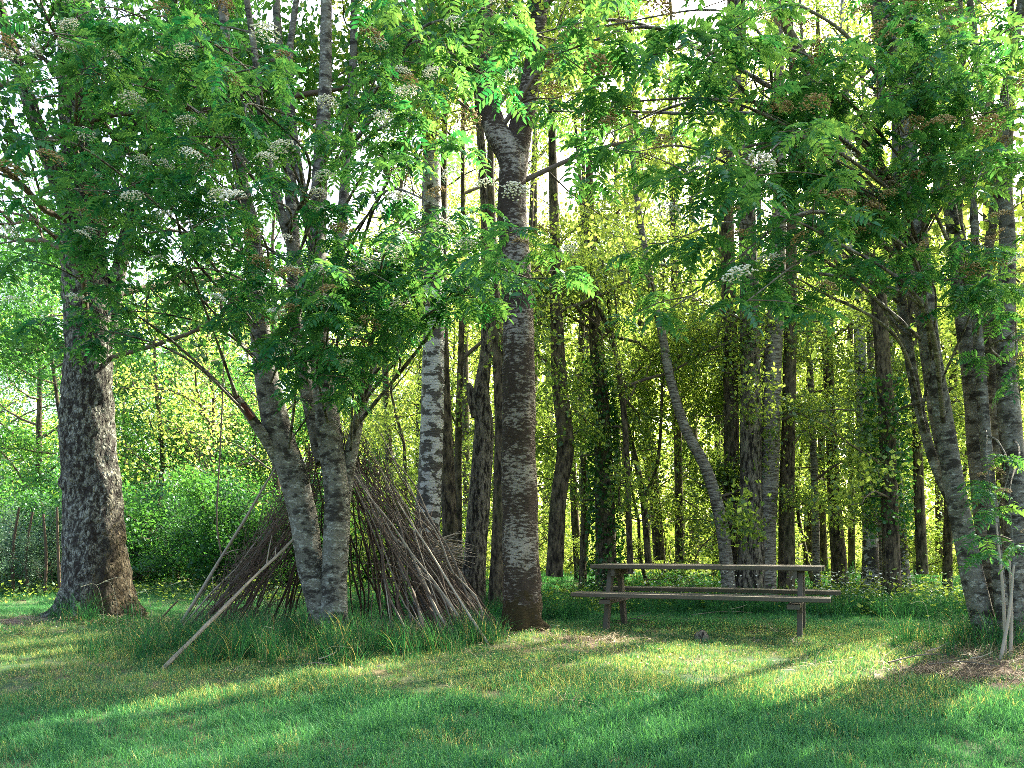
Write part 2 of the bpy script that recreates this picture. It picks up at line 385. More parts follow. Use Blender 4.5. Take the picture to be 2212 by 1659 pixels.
def scatter(name, protos, pts, scl, rot, tilt, label=None, cat=None):
    col = bpy.data.collections.new(name + '_kinds')
    for p in protos: col.objects.link(p)
    me = bpy.data.meshes.new(name); n = len(pts)
    me.vertices.add(n); me.vertices.foreach_set('co', np.asarray(pts, np.float32).ravel())
    for nm, arr in (('scl', scl), ('rot', rot), ('tiltx', tilt[:, 0]), ('tilty', tilt[:, 1])):
        a = me.attributes.new(nm, 'FLOAT', 'POINT'); a.data.foreach_set('value', np.asarray(arr, np.float32))
    a = me.attributes.new('idx', 'INT', 'POINT'); a.data.foreach_set('value', rng.integers(0, len(protos), n).astype(np.int32))
    o = obj(name, me, kind='stuff')
    if label: o['label'] = label; o['category'] = cat
    ng = bpy.data.node_groups.new(name, 'GeometryNodeTree')
    ng.interface.new_socket('Geometry', in_out='INPUT', socket_type='NodeSocketGeometry')
    ng.interface.new_socket('Geometry', in_out='OUTPUT', socket_type='NodeSocketGeometry')
    N, Lk = ng.nodes, ng.links
    gi = N.new('NodeGroupInput'); go = N.new('NodeGroupOutput'); ip = N.new('GeometryNodeInstanceOnPoints'); ci = N.new('GeometryNodeCollectionInfo')
    ci.inputs[0].default_value = col; ci.inputs['Separate Children'].default_value = True; ci.inputs['Reset Children'].default_value = True
    ip.inputs['Pick Instance'].default_value = True
    def at_(nm, ty='FLOAT'):
        k = N.new('GeometryNodeInputNamedAttribute'); k.data_type = ty; k.inputs['Name'].default_value = nm
        return k.outputs[0]
    cx = N.new('ShaderNodeCombineXYZ')
    Lk.new(at_('tiltx'), cx.inputs[0]); Lk.new(at_('tilty'), cx.inputs[1]); Lk.new(at_('rot'), cx.inputs[2])
    Lk.new(gi.outputs[0], ip.inputs['Points']); Lk.new(ci.outputs[0], ip.inputs['Instance'])
    Lk.new(at_('idx', 'INT'), ip.inputs['Instance Index']); Lk.new(cx.outputs[0], ip.inputs['Rotation']); Lk.new(at_('scl'), ip.inputs['Scale'])
    Lk.new(ip.outputs[0], go.inputs[0])
    md = o.modifiers.new('scatter', 'NODES'); md.node_group = ng
    return o

def spread_pts(regions, keep=None):
    """regions: (y0, y1, per square metre, scale); points over the wedge in view"""
    out, sc = [], []
    for (y0, y1, dens, s_) in regions:
        A = .74 * (y1 * y1 - y0 * y0); n = int(A * dens)
        y = np.sqrt(rng.uniform(y0 * y0, y1 * y1, n)); x = rng.uniform(-.74, .74, n) * y
        out.append(np.stack([x, y], 1)); sc.append(np.full(n, s_) * rng.uniform(.7, 1.25, n))
    q = np.vstack(out); sc = np.concatenate(sc)
    if keep is not None:
        k = rng.random(len(q)) < keep(q); q = q[k]; sc = sc[k]
    return np.column_stack([q, gh(q[:, 0], q[:, 1])]), sc

def blob(q, items):
    r = np.zeros(len(q))
    for (bx, by, rx, ry) in items: r = np.maximum(r, np.exp(-((q[:, 0] - bx) / rx) ** 2 - ((q[:, 1] - by) / ry) ** 2))
    return r

bare = [(.8, 8.3, .55, .28), (-6.3, 9.9, .9, .4), (3.9, 6.55, .8, .35), (-5.5, 10.5, .5, .4), (.12, 8.75, .4, .35)]
pts, sc = spread_pts([(2.7, 6, 300, 1.0), (6, 9, 200, 1.1), (9, 13, 110, 1.3), (13, 20, 45, 1.8)], lambda q: 1 - .88 * blob(q, bare))
nz = fbm(np.column_stack([pts[:, :2] * 1.3, pts[:, 2] * 0]), 3, 11)
sc = sc * (1 + .55 * nz) * np.where(pts[:, 1] < 6.2 + .6 * nz, 1.2, .8)
n = len(pts)
scatter('grass', [tuft('tuft_%s' % w_, M['grass'], 40, .075, .085, .0048, .55) for w_ in ('upright', 'dense', 'sparse')] + [tuft('tuft_leaning', M['grass'], 34, .085, .08, .0048, 1.0), tuft('tuft_spread', M['grass'], 22, .06, .1, .006, 1.2)],
        pts, sc, rng.uniform(0, 6.28, n), rng.normal(0, .12, (n, 2)), 'short green lawn grass with dry mown patches', 'grass')

M['meadow'] = grass_mat('meadow_grass', (.10, .18, .03), (.22, .30, .06), (.3, .3, .1), (.5, .45, .2), .2)
mp_, ms_ = spread_pts([(19.5, 30, 12, 2.4), (30, 60, 4, 4.2)]); n = len(mp_)
scatter('meadow_grass', [tuft('meadow_tuft', M['meadow'], 30, .11, .09, .008, .7), tuft('meadow_tuft_loose', M['meadow'], 24, .14, .1, .008, 1.0)], mp_, ms_, rng.uniform(0, 6.28, n), rng.normal(0, .12, (n, 2)), 'sunlit yellow-green meadow seen between the trunks', 'grass')
tall_spots = [(-1.9, 7.7, 1.0, .6), (-2.6, 7.6, 1.0, .7), (-2.0, 8.4, .6, .5), (-1.1, 7.7, .6, .5), (-3.2, 8.0, .6, .8), (4.3, 7.4, .5, .5), (5.2, 11.4, 1.2, .8), (7.0, 11.8, 1.8, .9), (3.4, 11.8, 1.8, .6), (.2, 11.0, .8, .6),
              (-5.4, 10.0, .45, .3), (-1.2, 12.3, 1.3, .8), (-.4, 8.2, .35, .4), (-2.2, 7.1, 1.1, .3)]
pts, sc = spread_pts([(6.2, 14, 75, 1.15), (14, 19, 16, 1.6)], lambda q: np.clip(blob(q, tall_spots) * 1.15 - .12, 0, 1) + .16 * (q[:, 1] > 12.2) * (q[:, 0] > -1.8))
n = len(pts)
scatter('tall_grass', [tuft('clump_%s' % w_, M['tall_grass'], 26, .40, .09, .0075, ln, 5) for w_, ln in (('arching', 1.0), ('upright', .5), ('leaning', .8))],
        pts, sc * .8, rng.uniform(0, 6.28, n), rng.normal(0, .12, (n, 2)), 'long dark green grass growing round the tree roots and the stick shelter', 'grass')

hay = [(3.75, 6.55, .9, .35), (4.3, 6.8, .7, .4), (.85, 8.25, .55, .25), (-6.4, 9.8, .8, .35), (-5.3, 9.9, .5, .2), (-1.9, 9.4, 1.4, .7)]
pts, sc = spread_pts([(5.5, 12, 90, 1.0)], lambda q: np.clip(blob(q, hay) * 1.2 - .15, 0, 1) + .012)
n = len(pts)
scatter('straw', [tuft('litter_%s' % w_, M['straw'], 14, .22, .12, .006, 1.6, 3, fl) for w_, fl in (('flat', .9), ('loose', .75), ('raised', .5))],
        pts + np.array([0, 0, .02]), sc, rng.uniform(0, 6.28, n), rng.normal(0, .15, (n, 2)), 'brown dry hay and dead stalks lying round the tree bases', 'straw')

# bent seed stalks
def stalks():
    a = Acc()
    for (px, d, h_, dx) in [(255, 9.6, .55, -.2), (290, 9.5, .62, -.28), (225, 9.7, .5, -.22), (330, 9.0, .5, -.15), (430, 9.2, .6, -.25), (305, 9.2, .3, .02), (2010, 7.6, .4, -.15), (690, 7.0, .16, .22), (1180, 8.0, .2, .1), (560, 7.2, .3, .1)]:
        b = GX(px, d)
        p, r = resample([b, b + Vector((dx * .12, 0, h_ * .6)), b + Vector((dx * .5, 0, h_)), b + Vector((dx * 1.3, 0, h_ * .93))], [.002, .0018, .0015, .004 if h_ > .4 else .0015], .06)
        v, q, _ = tube(p, r, 4); a.add(v, q)
    return a.mesh('seed_stalks', M['stalk'])
o = obj('seed_stalks', stalks(), kind='stuff'); o['label'] = 'pale bent seed stalks standing above the grass'; o['category'] = 'grass'

# ------------------------------------------------------------------ leaves and leafy limbs
def leaf_quads(c, size, upbias=.6, aspect=.62, tint=None, rg=rng):
    """c (n,3) centres -> verts, faces: folded diamond leaves"""
    n = len(c); nrm = rg.normal(size=(n, 3)); nrm[:, 2] = np.abs(nrm[:, 2]) + upbias; nrm /= np.linalg.norm(nrm, axis=1)[:, None]
    t = rg.normal(size=(n, 3)); t -= nrm * (t * nrm).sum(1)[:, None]; t /= np.linalg.norm(t, axis=1)[:, None]
    s_ = np.cross(nrm, t); L = (size * rg.uniform(.6, 1.25, n))[:, None]
    v = np.stack([c - t * L * .5, c + s_ * L * aspect * .5 - nrm * L * .08, c + t * L * .5, c - s_ * L * aspect * .5 - nrm * L * .08], 1).reshape(-1, 3)
    k = np.arange(n)[:, None] * 4
    tn = rg.random(n) if tint is None else tint
    return v, k + np.array([[0, 1, 2, 3]]), np.repeat(tn, 4)

def make_limb(seed, L, nsub, ntw, nleaf, lsize, droop, m_leaf, cl=.16):
    """a limb along +X with side shoots; returns (wood mesh, leaf mesh)"""
    rr = random.Random(seed); rg = np.random.default_rng(seed)
    wood = Acc(); tips = []
    def path(p0, dr, ln, r0, n, bend):
        p = [np.array(p0, float)]; d_ = np.array(dr, float); d_ /= np.linalg.norm(d_)
        for k in range(n):
            d_ = d_ + np.array([rr.gauss(0, .16), rr.gauss(0, .16), rr.gauss(0, .12) + bend]); d_ /= np.linalg.norm(d_)
            p.append(p[-1] + d_ * ln / n)
        r_ = np.linspace(r0, r0 * .25, len(p)); pp, r2 = resample(p, r_, max(.08, ln / 8)); v, q, _ = tube(pp, r2, 5 if r0 > .012 else 3); wood.add(v, q)
        return pp
    main = path((0, 0, 0), (1, 0, .45), L, .011 * L + .006, 6, -.05 * droop)
    for k in range(nsub):
        t = .18 + .82 * (k + rr.random()) / nsub; b = main[min(len(main) - 1, int(t * len(main)))]
        a = rr.uniform(0, 6.283); dr = (.75, math.cos(a) * .8, math.sin(a) * .55 + .05)
        sub = path(b, dr, L * rr.uniform(.22, .5) * (1.1 - .5 * t), .004 * L + .002, 4, -.06 * droop)
        for j in range(ntw):
            b2 = sub[min(len(sub) - 1, int(rr.uniform(.3, 1) * len(sub)))]
            tw = path(b2, (rr.gauss(0, 1) + .5, rr.gauss(0, 1), rr.gauss(0, .6) - .2 * droop), L * rr.uniform(.06, .16), .003, 2, -.1 * droop)
            tips.append(tw[-1]); tips.append(tw[len(tw) // 2])
        tips.append(sub[-1])
    tips = np.array(tips); idx = rg.integers(0, len(tips), nleaf)
    c = tips[idx] + rg.normal(0, cl, (nleaf, 3)) * np.array([1, 1, .7])
    sh = rg.random(len(tips))
    v, f, t = leaf_quads(c, lsize, .5, .66, np.clip(sh[idx] * .6 + rg.random(nleaf) * .4, 0, 1), rg)
    return wood.mesh('limb_wood', M['twig'], True), mesh('limb_leaves', v, f, m_leaf, t)

LIMBS = {}
def limbs(kind):
    if kind in LIMBS: return LIMBS[kind]
    spec = {'grove': dict(L=2.4, nsub=10, ntw=5, nleaf=1500, lsize=.075, droop=.6, m='grove_leaf', cl=.17),
            'bright': dict(L=2.4, nsub=10, ntw=5, nleaf=1500, lsize=.10, droop=.5, m='bright_leaf', cl=.20),
            'airy': dict(L=2.4, nsub=9, ntw=5, nleaf=460, lsize=.085, droop=.5, m='bright_leaf', cl=.26),
            'greenairy': dict(L=2.4, nsub=9, ntw=5, nleaf=700, lsize=.07, droop=.5, m='green_leaf', cl=.24),
            'light': dict(L=2.4, nsub=10, ntw=5, nleaf=750, lsize=.085, droop=.6, m='bright_leaf', cl=.24),
            'green': dict(L=2.4, nsub=11, ntw=5, nleaf=2100, lsize=.085, droop=.5, m='green_leaf', cl=.19),
            'dark': dict(L=2.6, nsub=11, ntw=6, nleaf=1700, lsize=.085, droop=1.2, m='dark_leaf', cl=.15),
            'pale': dict(L=1.6, nsub=9, ntw=5, nleaf=1500, lsize=.05, droop=.3, m='pale_leaf', cl=.15),
            'spray': dict(L=1.3, nsub=6, ntw=3, nleaf=420, lsize=.075, droop=.7, m='grove_leaf', cl=.12)}[kind]
    mm = spec.pop('m')
    LIMBS[kind] = [make_limb(100 * len(LIMBS) + k, m_leaf=M[mm], **spec) for k in range(4 if kind in ('grove', 'bright') else 3)]
    return LIMBS[kind]

# gaps in the crowns through which the sun reaches these spots: (x, y, z, radius)
LANES = [(.8, 7.0, 0, .5), (1.5, 6.9, 0, .55), (2.2, 6.7, 0, .45), (-4.2, 7.3, 0, .5), (-5.1, 7.6, 0, .5), (-2.3, 5.6, 0, .35), (-3.4, 5.2, 0, .35), (3.3, 6.5, 0, .4), (2.7, 7.6, 0, .3), (2.9, 8.9, .7, .35),
         (-6.5, 13.2, 0, .5), (-4.6, 12.6, 0, .45), (-5.2, 10.3, 2.6, .35), (-5.1, 10.4, 1.2, .3), (.3, 8.9, 1.0, .3), (.3, 8.9, 2.6, .3), (-.7, 9.2, 1.0, .3), (-6.2, 6.2, 0, .5), (1.8, 9.4, 0, .3), (-2.6, 7.9, 3.0, .5), (4.2, 7.3, 2.4, .3)]
LN = np.array(LANES); LN[:, 3] *= .75; SD = np.array(sdir)
def in_lane(c, rad):
    v = np.array(c)[None, :] - LN[:, :3]; t = v @ SD
    dist = np.linalg.norm(v - t[:, None] * SD[None, :], axis=1)
    return bool(np.any((t > 0) & (dist < LN[:, 3] + rad)))

def add_limb(parent, kind, loc, az, pitch, s_, roll=0.0):
    Lh = {'grove': 1.2, 'bright': 1.2, 'light': 1.2, 'airy': 1.2, 'greenairy': 1.2, 'green': 1.2, 'dark': 1.3, 'pale': .8, 'spray': .65}[kind] * s_
    cw = Vector(parent.location) + Vector(loc) + Vector((math.cos(az) * math.cos(pitch), math.sin(az) * math.cos(pitch), math.sin(pitch) + .2)) * Lh
    if cw.y < 24 and cw.z > 1.5 and in_lane(cw, .45 * Lh): return None
    wd, lv = random.choice(limbs(kind))
    b = obj('branch', wd, parent, loc, Euler((roll, -pitch, az), 'XYZ'), s_)
    l = obj('leaves', lv, b, kind='stuff')
    return b

MARKS = [(-60, 'beyond the left border'), (40, 'at the left border'), (130, 'just left of the old tree'), (215, 'directly behind the old tree'), (300, 'just right of the old tree'), (380, 'in the opening right of the old tree'), (460, 'in the middle of the left opening'), (540, 'left of the stick shelter'), (620, 'behind the left slope of the stick shelter'), (700, 'behind the forked rowan stems'),
         (790, 'behind the peak of the stick shelter'), (860, 'above the right slope of the stick shelter'), (920, 'behind the white birch'), (985, 'right of the white birch'), (1050, 'left of the forked birch'), (1125, 'behind the forked birch'), (1185, 'close right of the forked birch'), (1240, 'left of the ivy-clad trunk'), (1300, 'behind the ivy-clad trunk'),
         (1370, 'above the left end of the table'), (1440, 'above the left middle of the table'), (1510, 'behind the leaning pale tree'), (1570, 'at the left side of the trunk cluster'), (1640, 'behind the trunk cluster'), (1700, 'at the right side of the trunk cluster'), (1760, 'above the right end of the table'), (1820, 'behind the free-standing mossy trunk'),
         (1880, 'behind the blackened birch'), (1940, 'behind the dark leafy trunk'), (2000, 'left of the right-hand rowan stems'), (2065, 'behind the first leaning rowan stem'), (2130, 'between the rowan stems at the right'), (2190, 'at the right border'), (2290, 'beyond the right border')]
def where(px): return min(MARKS, key=lambda m: abs(m[0] - px))[1]

# ------------------------------------------------------------------ trees
def trunk_mesh(pts, wid, bark, base_flare=.35, lobes=5, rough=.05, segs=24, step=.09, top=None, r_top=.03, low=.12, seed=0, knots=()):
    """pts in world metres relative to the tree; wid = radii"""
    pts = [Vector(a) for a in pts]; wid = list(wid)
    if top is not None and pts[-1].z < top:
        d_ = (pts[-1] - pts[-2]).normalized()
        n = max(2, int((top - pts[-1].z) / 1.2)); p0 = pts[-1]; r0 = wid[-1]; rr = random.Random(seed)
        for k in range(1, n + 1):
            d_ = (d_ + Vector((rr.uniform(-.08, .08), rr.uniform(-.08, .08), .10))).normalized()
            p0 = p0 + d_ * ((top - pts[len(pts) - k].z) / n if False else 1.2); pts.append(p0); wid.append(r0 + (r_top - r0) * k / n)
    if low: pts = [pts[0] - Vector((0, 0, low))] + pts; wid = [wid[0]] + wid
    p, r = resample(pts, wid, step)
    v, q, dirs = tube(p, r, segs)
    ring = np.repeat(np.arange(len(p)), segs); zz = p[ring][:, 2] - (p[0][2] + low)
    ang = np.tile(np.arange(segs) * 2 * math.pi / segs, len(p)); rad = r[ring]
    ph = seed * 1.7
    fl = base_flare * np.exp(-np.clip(zz, 0, 9) / .22) * (.55 + .45 * np.cos(lobes * ang + ph) + .25 * np.cos((lobes + 2) * ang - ph))
    nz = fbm(np.column_stack([dirs * 1.3, ]) + np.column_stack([zz * 0, zz * 0, zz * 1.6]) + seed * 3.1, 3, seed)
    nf = fbm(v * 14 + seed, 2, seed + 9)
    v = v + dirs * (rad * (fl + nz * rough * 1.6 + nf * rough * .8))[:, None]
    return mesh('trunk', v, q, M['bark_' + bark], smooth=True), p, r

TREES = {}
def cand_low(info): return [(0, q) for (a, _r) in info for q in a if 1.2 < q[2] < 5.5]
def tree(name, label, cat, d, stems, bark, top=11, n_limbs=8, limb='grove', zmin=3.6, flare=.35, rough=.05, segs=16, group=None, lscale=1.0, mat_of=None, base_x=None, prefer=None):
    b = GX(stems[0][0][0] if base_x is None else base_x, d)
    t = thing(name, label, cat, b, 0, group)
    info = []
    for si, st in enumerate(stems):
        pts, wid = [], []
        for k, a in enumerate(st):
            dd = d + (a[3] if len(a) > 3 else 0); p = P(a[0], a[1], dd)
            pts.append(p - b); wid.append(a[2] / 2 / F * dd * (.86 if bark == 'rowan' else .92))
        ground = abs(pts[0].z) < .5
        if ground: pts[0].z = g1(pts[0].x + b.x, pts[0].y + b.y) - b.z
        seed = int(abs(st[0][0]) + si)
        short = len(st[-1]) > 4
        me, pp, rr = trunk_mesh(pts, wid, bark, flare if ground else 0, 5, rough, segs, .09 if d < 12 else .16, None if short else top + random.uniform(-1, 1), .025, .12 if ground else 0.0, seed)
        nm = 'trunk' if si == 0 or ground else 'stem'
        o = obj(nm, me, t)
        info.append((pp, rr))
    # leafy limbs
    pp, rr = info[0]
    cand = [(a, q, r_) for (a, _r) in info for q, r_ in zip(a, _r) if q[2] > zmin]
    if limb == 'grove' and n_limbs >= 5 and top > 8 and base_x is None and not (group or '').startswith('tall trees'): n_limbs = int(n_limbs * 1.4)
    for k in range(n_limbs):
        if not cand: break
        u = (k + random.random()) / n_limbs
        cs = sorted(cand, key=lambda c: c[1][2]); q = cs[min(len(cs) - 1, int(u * len(cs)))][1]
        hfrac = (q[2] - zmin) / max(.1, top - zmin)
        az = k * 2.4 + random.uniform(-.5, .5)
        lk = ('greenairy', 'green', 'greenairy', 'dark')[k % 4] if limb == 'dark' else limb
        if prefer is not None and random.random() < .5: az = prefer + random.gauss(0, .5)
        add_limb(t, lk, q, az, R(random.uniform(0, 30) + 35 * hfrac), lscale * random.uniform(.75, 1.15) * (1.0 - .2 * hfrac), random.uniform(-3, 3))
    if bark != 'rowan' and d > 12.2 and d < 21:
        low = [c[1] for c in cand_low(info)]
        for k in range(7):
            if low: add_limb(t, 'spray', random.choice(low), random.uniform(0, 6.28), R(random.uniform(-15, 35)), random.uniform(.7, 1.3), random.uniform(-3, 3))
    TREES[label] = (t, b, info)
    return t, b, info

def roots(t, b, specs, bark, r0=.09):
    for (az, L, r_) in specs:
        pts = []
        for k in range(6):
            u = k / 5; x = math.cos(az + .15 * math.sin(4 * u)) * (.15 + L * u); y = math.sin(az + .15 * math.sin(4 * u)) * (.15 + L * u)
            pts.append(Vector((x, y, g1(b.x + x, b.y + y) - b.z + r_ * (1.6 * (1 - u) ** 1.5) - r_ * .8 * u)))
        p, r = resample(pts, [r_ * (1 - .75 * k / 5) for k in range(6)], .07)
        v, q, dirs = tube(p, r, 10); v = v + dirs * (np.repeat(r, 10) * .3 * fbm(v * 9, 2, 3))[:, None]
        obj('root', mesh('root', v, q, M['bark_' + bark], smooth=True), t)

# -- the large old tree on the left
t, b, _ = tree('old_tree', 'massive old tree at the left edge with lichen-covered cracked bark and brown moss', 'tree', 10.5,
    [[(212, 1345, 158), (210, 1250, 140), (204, 1120, 128), (190, 950, 118), (190, 820, 104), (188, 700, 98), (182, 560, 96), (176, 400, 88), (170, 200, 80), (160, 0, 70)],
     [(198, 800, 60, .1), (240, 690, 36, .2), (262, 560, 30, .1), (300, 380, 26, -.2), (350, 150, 22, -.4)],
     [(180, 520, 50, 0), (120, 380, 40, -.3), (70, 240, 34, -.6), (20, 80, 26, -.8)],
     [(178, 460, 46, 0), (250, 330, 38, .2), (330, 200, 30, .3), (420, 60, 24, .4)]],
    'lichen', top=11.5, n_limbs=44, limb='dark', zmin=3.1, flare=.42, rough=.14, segs=48, lscale=1.25)
roots(t, b, [(R(195), .75, .10), (R(235), .5, .11), (R(280), .35, .10), (R(-30), .55, .10), (R(5), .6, .09), (R(160), .6, .09)], 'lichen')
ok = obj('burr', mesh('burr', *(lambda v, q, dd: (v + dd * (np.repeat(np.array([.03, .09, .11, .08, .02]), 12) * .25 * fbm(v * 12, 2, 4))[:, None], q))(*tube(*resample([Vector((-.30, -.1, 1.55)), Vector((-.36, -.12, 1.68)), Vector((-.33, -.1, 1.86))], [.05, .1, .04], .08), 12)[:3]), M['bark_lichen'], smooth=True), t)

# -- centre birch
t, b, _ = tree('birch_tree', 'thick forked birch with mottled brown bark and mossy foot beside the stick shelter', 'tree', 8.9,
    [[(1126, 1382, 90), (1126, 1200, 84), (1122, 1000, 80), (1120, 750, 73), (1108, 450, 67), (1108, 345, 68), (1075, 290, 56), (1056, 220, 48), (1050, 120, 42), (1045, 0, 40)],
     [(1112, 400, 50, .02), (1122, 300, 56, 0), (1140, 220, 48, -.05), (1156, 130, 44, -.1), (1165, 30, 36, -.1)]],
    'brown_birch', top=11.5, n_limbs=10, zmin=4.2, flare=.24, rough=.10, segs=48)
roots(t, b, [(R(200), .35, .07), (R(-20), .3, .07)], 'brown_birch')
# -- white birch
tree('birch_tree', 'white birch with black diamond scars rising behind the stick shelter', 'tree', 11.2,
    [[(925, 1330, 70), (922, 1180, 62), (930, 1000, 56), (936, 800, 52), (938, 600, 47), (932, 350, 42), (930, 100, 34), (928, 0, 30)]], 'white_birch', top=12, n_limbs=10, zmin=4.5, flare=.2, segs=32)
tree('slim_tree', 'straight brown trunk pressed against the right side of the white birch', 'tree', 11.7,
    [[(975, 1300, 42), (972, 1150, 36), (966, 1000, 32), (958, 800, 28), (955, 600, 22), (960, 300, 14)]], 'dark', top=10, n_limbs=6, zmin=4.5)
tree('slim_tree', 'thin dark trunk between the white birch and the broken forked trunk', 'tree', 13.2,
    [[(992, 1280, 22), (990, 1100, 18), (991, 900, 16), (1000, 600, 12), (1000, 300, 8)]], 'dark', top=9, n_limbs=5, zmin=4)
# dark trunks left of the centre birch
tree('broken_tree', 'dark crooked trunk with broken stub left of the forked birch', 'tree', 12.0,
    [[(1018, 1310, 62), (1028, 1180, 52), (1040, 1020, 50), (1046, 920, 44), (1040, 850, 38), (1050, 760, 28), (1052, 640, 26), (1048, 450, 22), (1035, 250, 18)],
     [(1032, 900, 30, 0), (1018, 850, 24, 0), (1012, 828, 10, 0, 1)]], 'fissured', top=10, n_limbs=7, zmin=4.5, segs=24)
tree('slim_tree', 'near-black trunk directly against the left side of the forked birch', 'tree', 11.4,
    [[(1072, 1310, 40), (1078, 1150, 36), (1082, 950, 30), (1078, 800, 28), (1070, 650, 24), (1060, 400, 18)]], 'dark', top=9, n_limbs=6, zmin=4.2)
# trunks right of the centre birch
tree('grove_tree', 'dark crooked trunk standing alone just right of the forked birch', 'tree', 13.0,
    [[(1198, 1245, 40), (1206, 1080, 38), (1222, 960, 40), (1208, 820, 36), (1202, 650, 30), (1196, 420, 22), (1190, 200, 16)],
     [(1210, 830, 12, 0), (1180, 780, 9, -.1), (1158, 765, 7, -.1, 1)]], 'dark', top=10, n_limbs=7, zmin=4.2)
ivy_t, ivy_b, ivy_i = tree('ivy_tree', 'trunk thickly clad in green ivy behind the left end of the table', 'tree', 13.9,
    [[(1312, 1245, 54), (1306, 1100, 46), (1300, 900, 40), (1286, 700, 32), (1276, 500, 22), (1272, 300, 14)]], 'dark', top=9, n_limbs=7, zmin=4)
tree('slim_tree', 'very thin dark stem curving up beside the ivy-clad trunk', 'tree', 13.3,
    [[(1362, 1240, 15), (1352, 950, 14), (1335, 790, 13), (1310, 700, 12), (1280, 640, 11), (1240, 560, 8)]], 'dark', top=6, n_limbs=3, zmin=3, segs=8)
tree('slim_tree', 'thin branching sapling stem between the ivy-clad trunk and the leaning one', 'tree', 14.2,
    [[(1402, 1230, 16), (1385, 1050, 14), (1350, 900, 11), (1330, 780, 9)], [(1390, 1080, 10, 0), (1420, 1000, 8, 0), (1430, 850, 7, 0)]], 'dark', top=6, n_limbs=3, zmin=3, segs=8)
tree('grove_tree', 'slender grey trunk with straight upper stem above the middle of the table', 'tree', 17.0,
    [[(1425, 1210, 28), (1408, 1000, 24), (1392, 850, 22), (1382, 650, 20), (1378, 420, 18), (1370, 200, 14)]], 'dark', top=12, n_limbs=7, zmin=5)
tree('slim_tree', 'thin straight brown trunk crossing behind the leaning pale trunk', 'tree', 15.5,
    [[(1468, 1215, 20), (1464, 950, 19), (1458, 700, 17), (1452, 420, 14), (1448, 200, 10)]], 'dark', top=10, n_limbs=6, zmin=4.6, segs=10)
tree('leaning_tree', 'pale slender tree leaning left in a long curve behind the table', 'tree', 12.8,
    [[(1578, 1260, 34), (1560, 1140, 30), (1528, 1020, 27), (1480, 925, 24), (1448, 820, 22), (1430, 720, 20), (1402, 590, 17), (1376, 430, 14), (1360, 250, 10)]], 'pale_birch', top=8, n_limbs=5, zmin=4)
# cluster behind the table
tree('grove_tree', 'leftmost dark trunk of the tight cluster behind the table', 'tree', 13.6,
    [[(1578, 1290, 42), (1580, 1000, 36), (1576, 700, 35), (1570, 420, 30), (1578, 180, 24), (1580, 0, 20)]], 'dark', top=12, n_limbs=8, zmin=4.4, segs=20)
tree('grove_tree', 'thick fissured trunk in the middle of the cluster behind the table', 'tree', 12.9,
    [[(1612, 1312, 78), (1622, 1180, 60), (1622, 1000, 48), (1620, 700, 44), (1612, 420, 38), (1600, 200, 30), (1598, 0, 26)]], 'fissured', top=12, n_limbs=8, zmin=4.4, segs=32, rough=.08)
tree('birch_tree', 'light grey birch leaning slightly right within the cluster behind the table', 'tree', 13.0,
    [[(1652, 1300, 56), (1652, 1150, 50), (1662, 980, 46), (1668, 800, 42), (1680, 580, 36), (1684, 380, 30), (1684, 200, 26), (1680, 0, 20)]], 'pale_birch', top=12, n_limbs=8, zmin=4.8, segs=28)
tree('grove_tree', 'straight slim brown trunk on the right edge of the cluster behind the table', 'tree', 13.3,
    [[(1698, 1290, 40), (1700, 1050, 34), (1706, 800, 30), (1711, 430, 22), (1712, 200, 16)]], 'dark', top=10, n_limbs=7, zmin=4.6, segs=20)
# right-hand grove
tree('grove_tree', 'mossy trunk standing free to the right of the table cluster', 'tree', 16.0,
    [[(1816, 1225, 38), (1804, 1100, 30), (1796, 950, 26), (1785, 700, 22), (1778, 420, 18), (1775, 200, 14)]], 'dark', top=11, n_limbs=7, zmin=4.5)
tree('birch_tree', 'blackened slim birch behind the right end of the table', 'tree', 15.0,
    [[(1882, 1240, 42), (1878, 1120, 32), (1868, 980, 29), (1860, 800, 27), (1850, 600, 22), (1832, 350, 18), (1828, 200, 14)]], 'white_birch', top=11, n_limbs=7, zmin=4.8)
rt_t, rt_b, rt_i = tree('ivy_tree', 'dark leafy trunk right of the table that bends left high up', 'tree', 12.6,
    [[(1928, 1300, 40), (1922, 1100, 38), (1915, 900, 36), (1902, 700, 34), (1888, 480, 40), (1890, 370, 36), (1862, 295, 34), (1825, 252, 28), (1775, 195, 26), (1708, 75, 22), (1672, 0, 20)]], 'dark', top=10, n_limbs=8, zmin=4.2, segs=20)
tree('birch_tree', 'speckled birch standing close behind the dark leafy trunk', 'tree', 14.6,
    [[(1950, 1250, 38), (1940, 1130, 34), (1930, 950, 28), (1918, 750, 24), (1900, 500, 20), (1900, 200, 14)]], 'white_birch', top=11, n_limbs=7, zmin=4.6)
tree('slim_tree', 'very thin dark trunk in the bright gap left of the right-hand rowan', 'tree', 15.4,
    [[(2046, 1230, 22), (2050, 1050, 20), (2060, 800, 18), (2080, 500, 14)]], 'dark', top=9, n_limbs=5, zmin=4.5, segs=10)
tree('slim_tree', 'thin distant stem in the gap between the mossy trunk and the blackened birch', 'tree', 19.5,
    [[(1840, 1215, 16), (1838, 950, 15), (1836, 650, 12), (1830, 400, 9)]], 'dark', top=10, n_limbs=5, zmin=4.5, segs=10)
tree('slim_tree', 'dark upright stem at the right border behind the right-hand rowan', 'tree', 12.6,
    [[(2200, 1240, 40), (2195, 1000, 34), (2180, 700, 30), (2175, 400, 24), (2185, 150, 18)]], 'dark', top=10, n_limbs=7, zmin=4, segs=14)

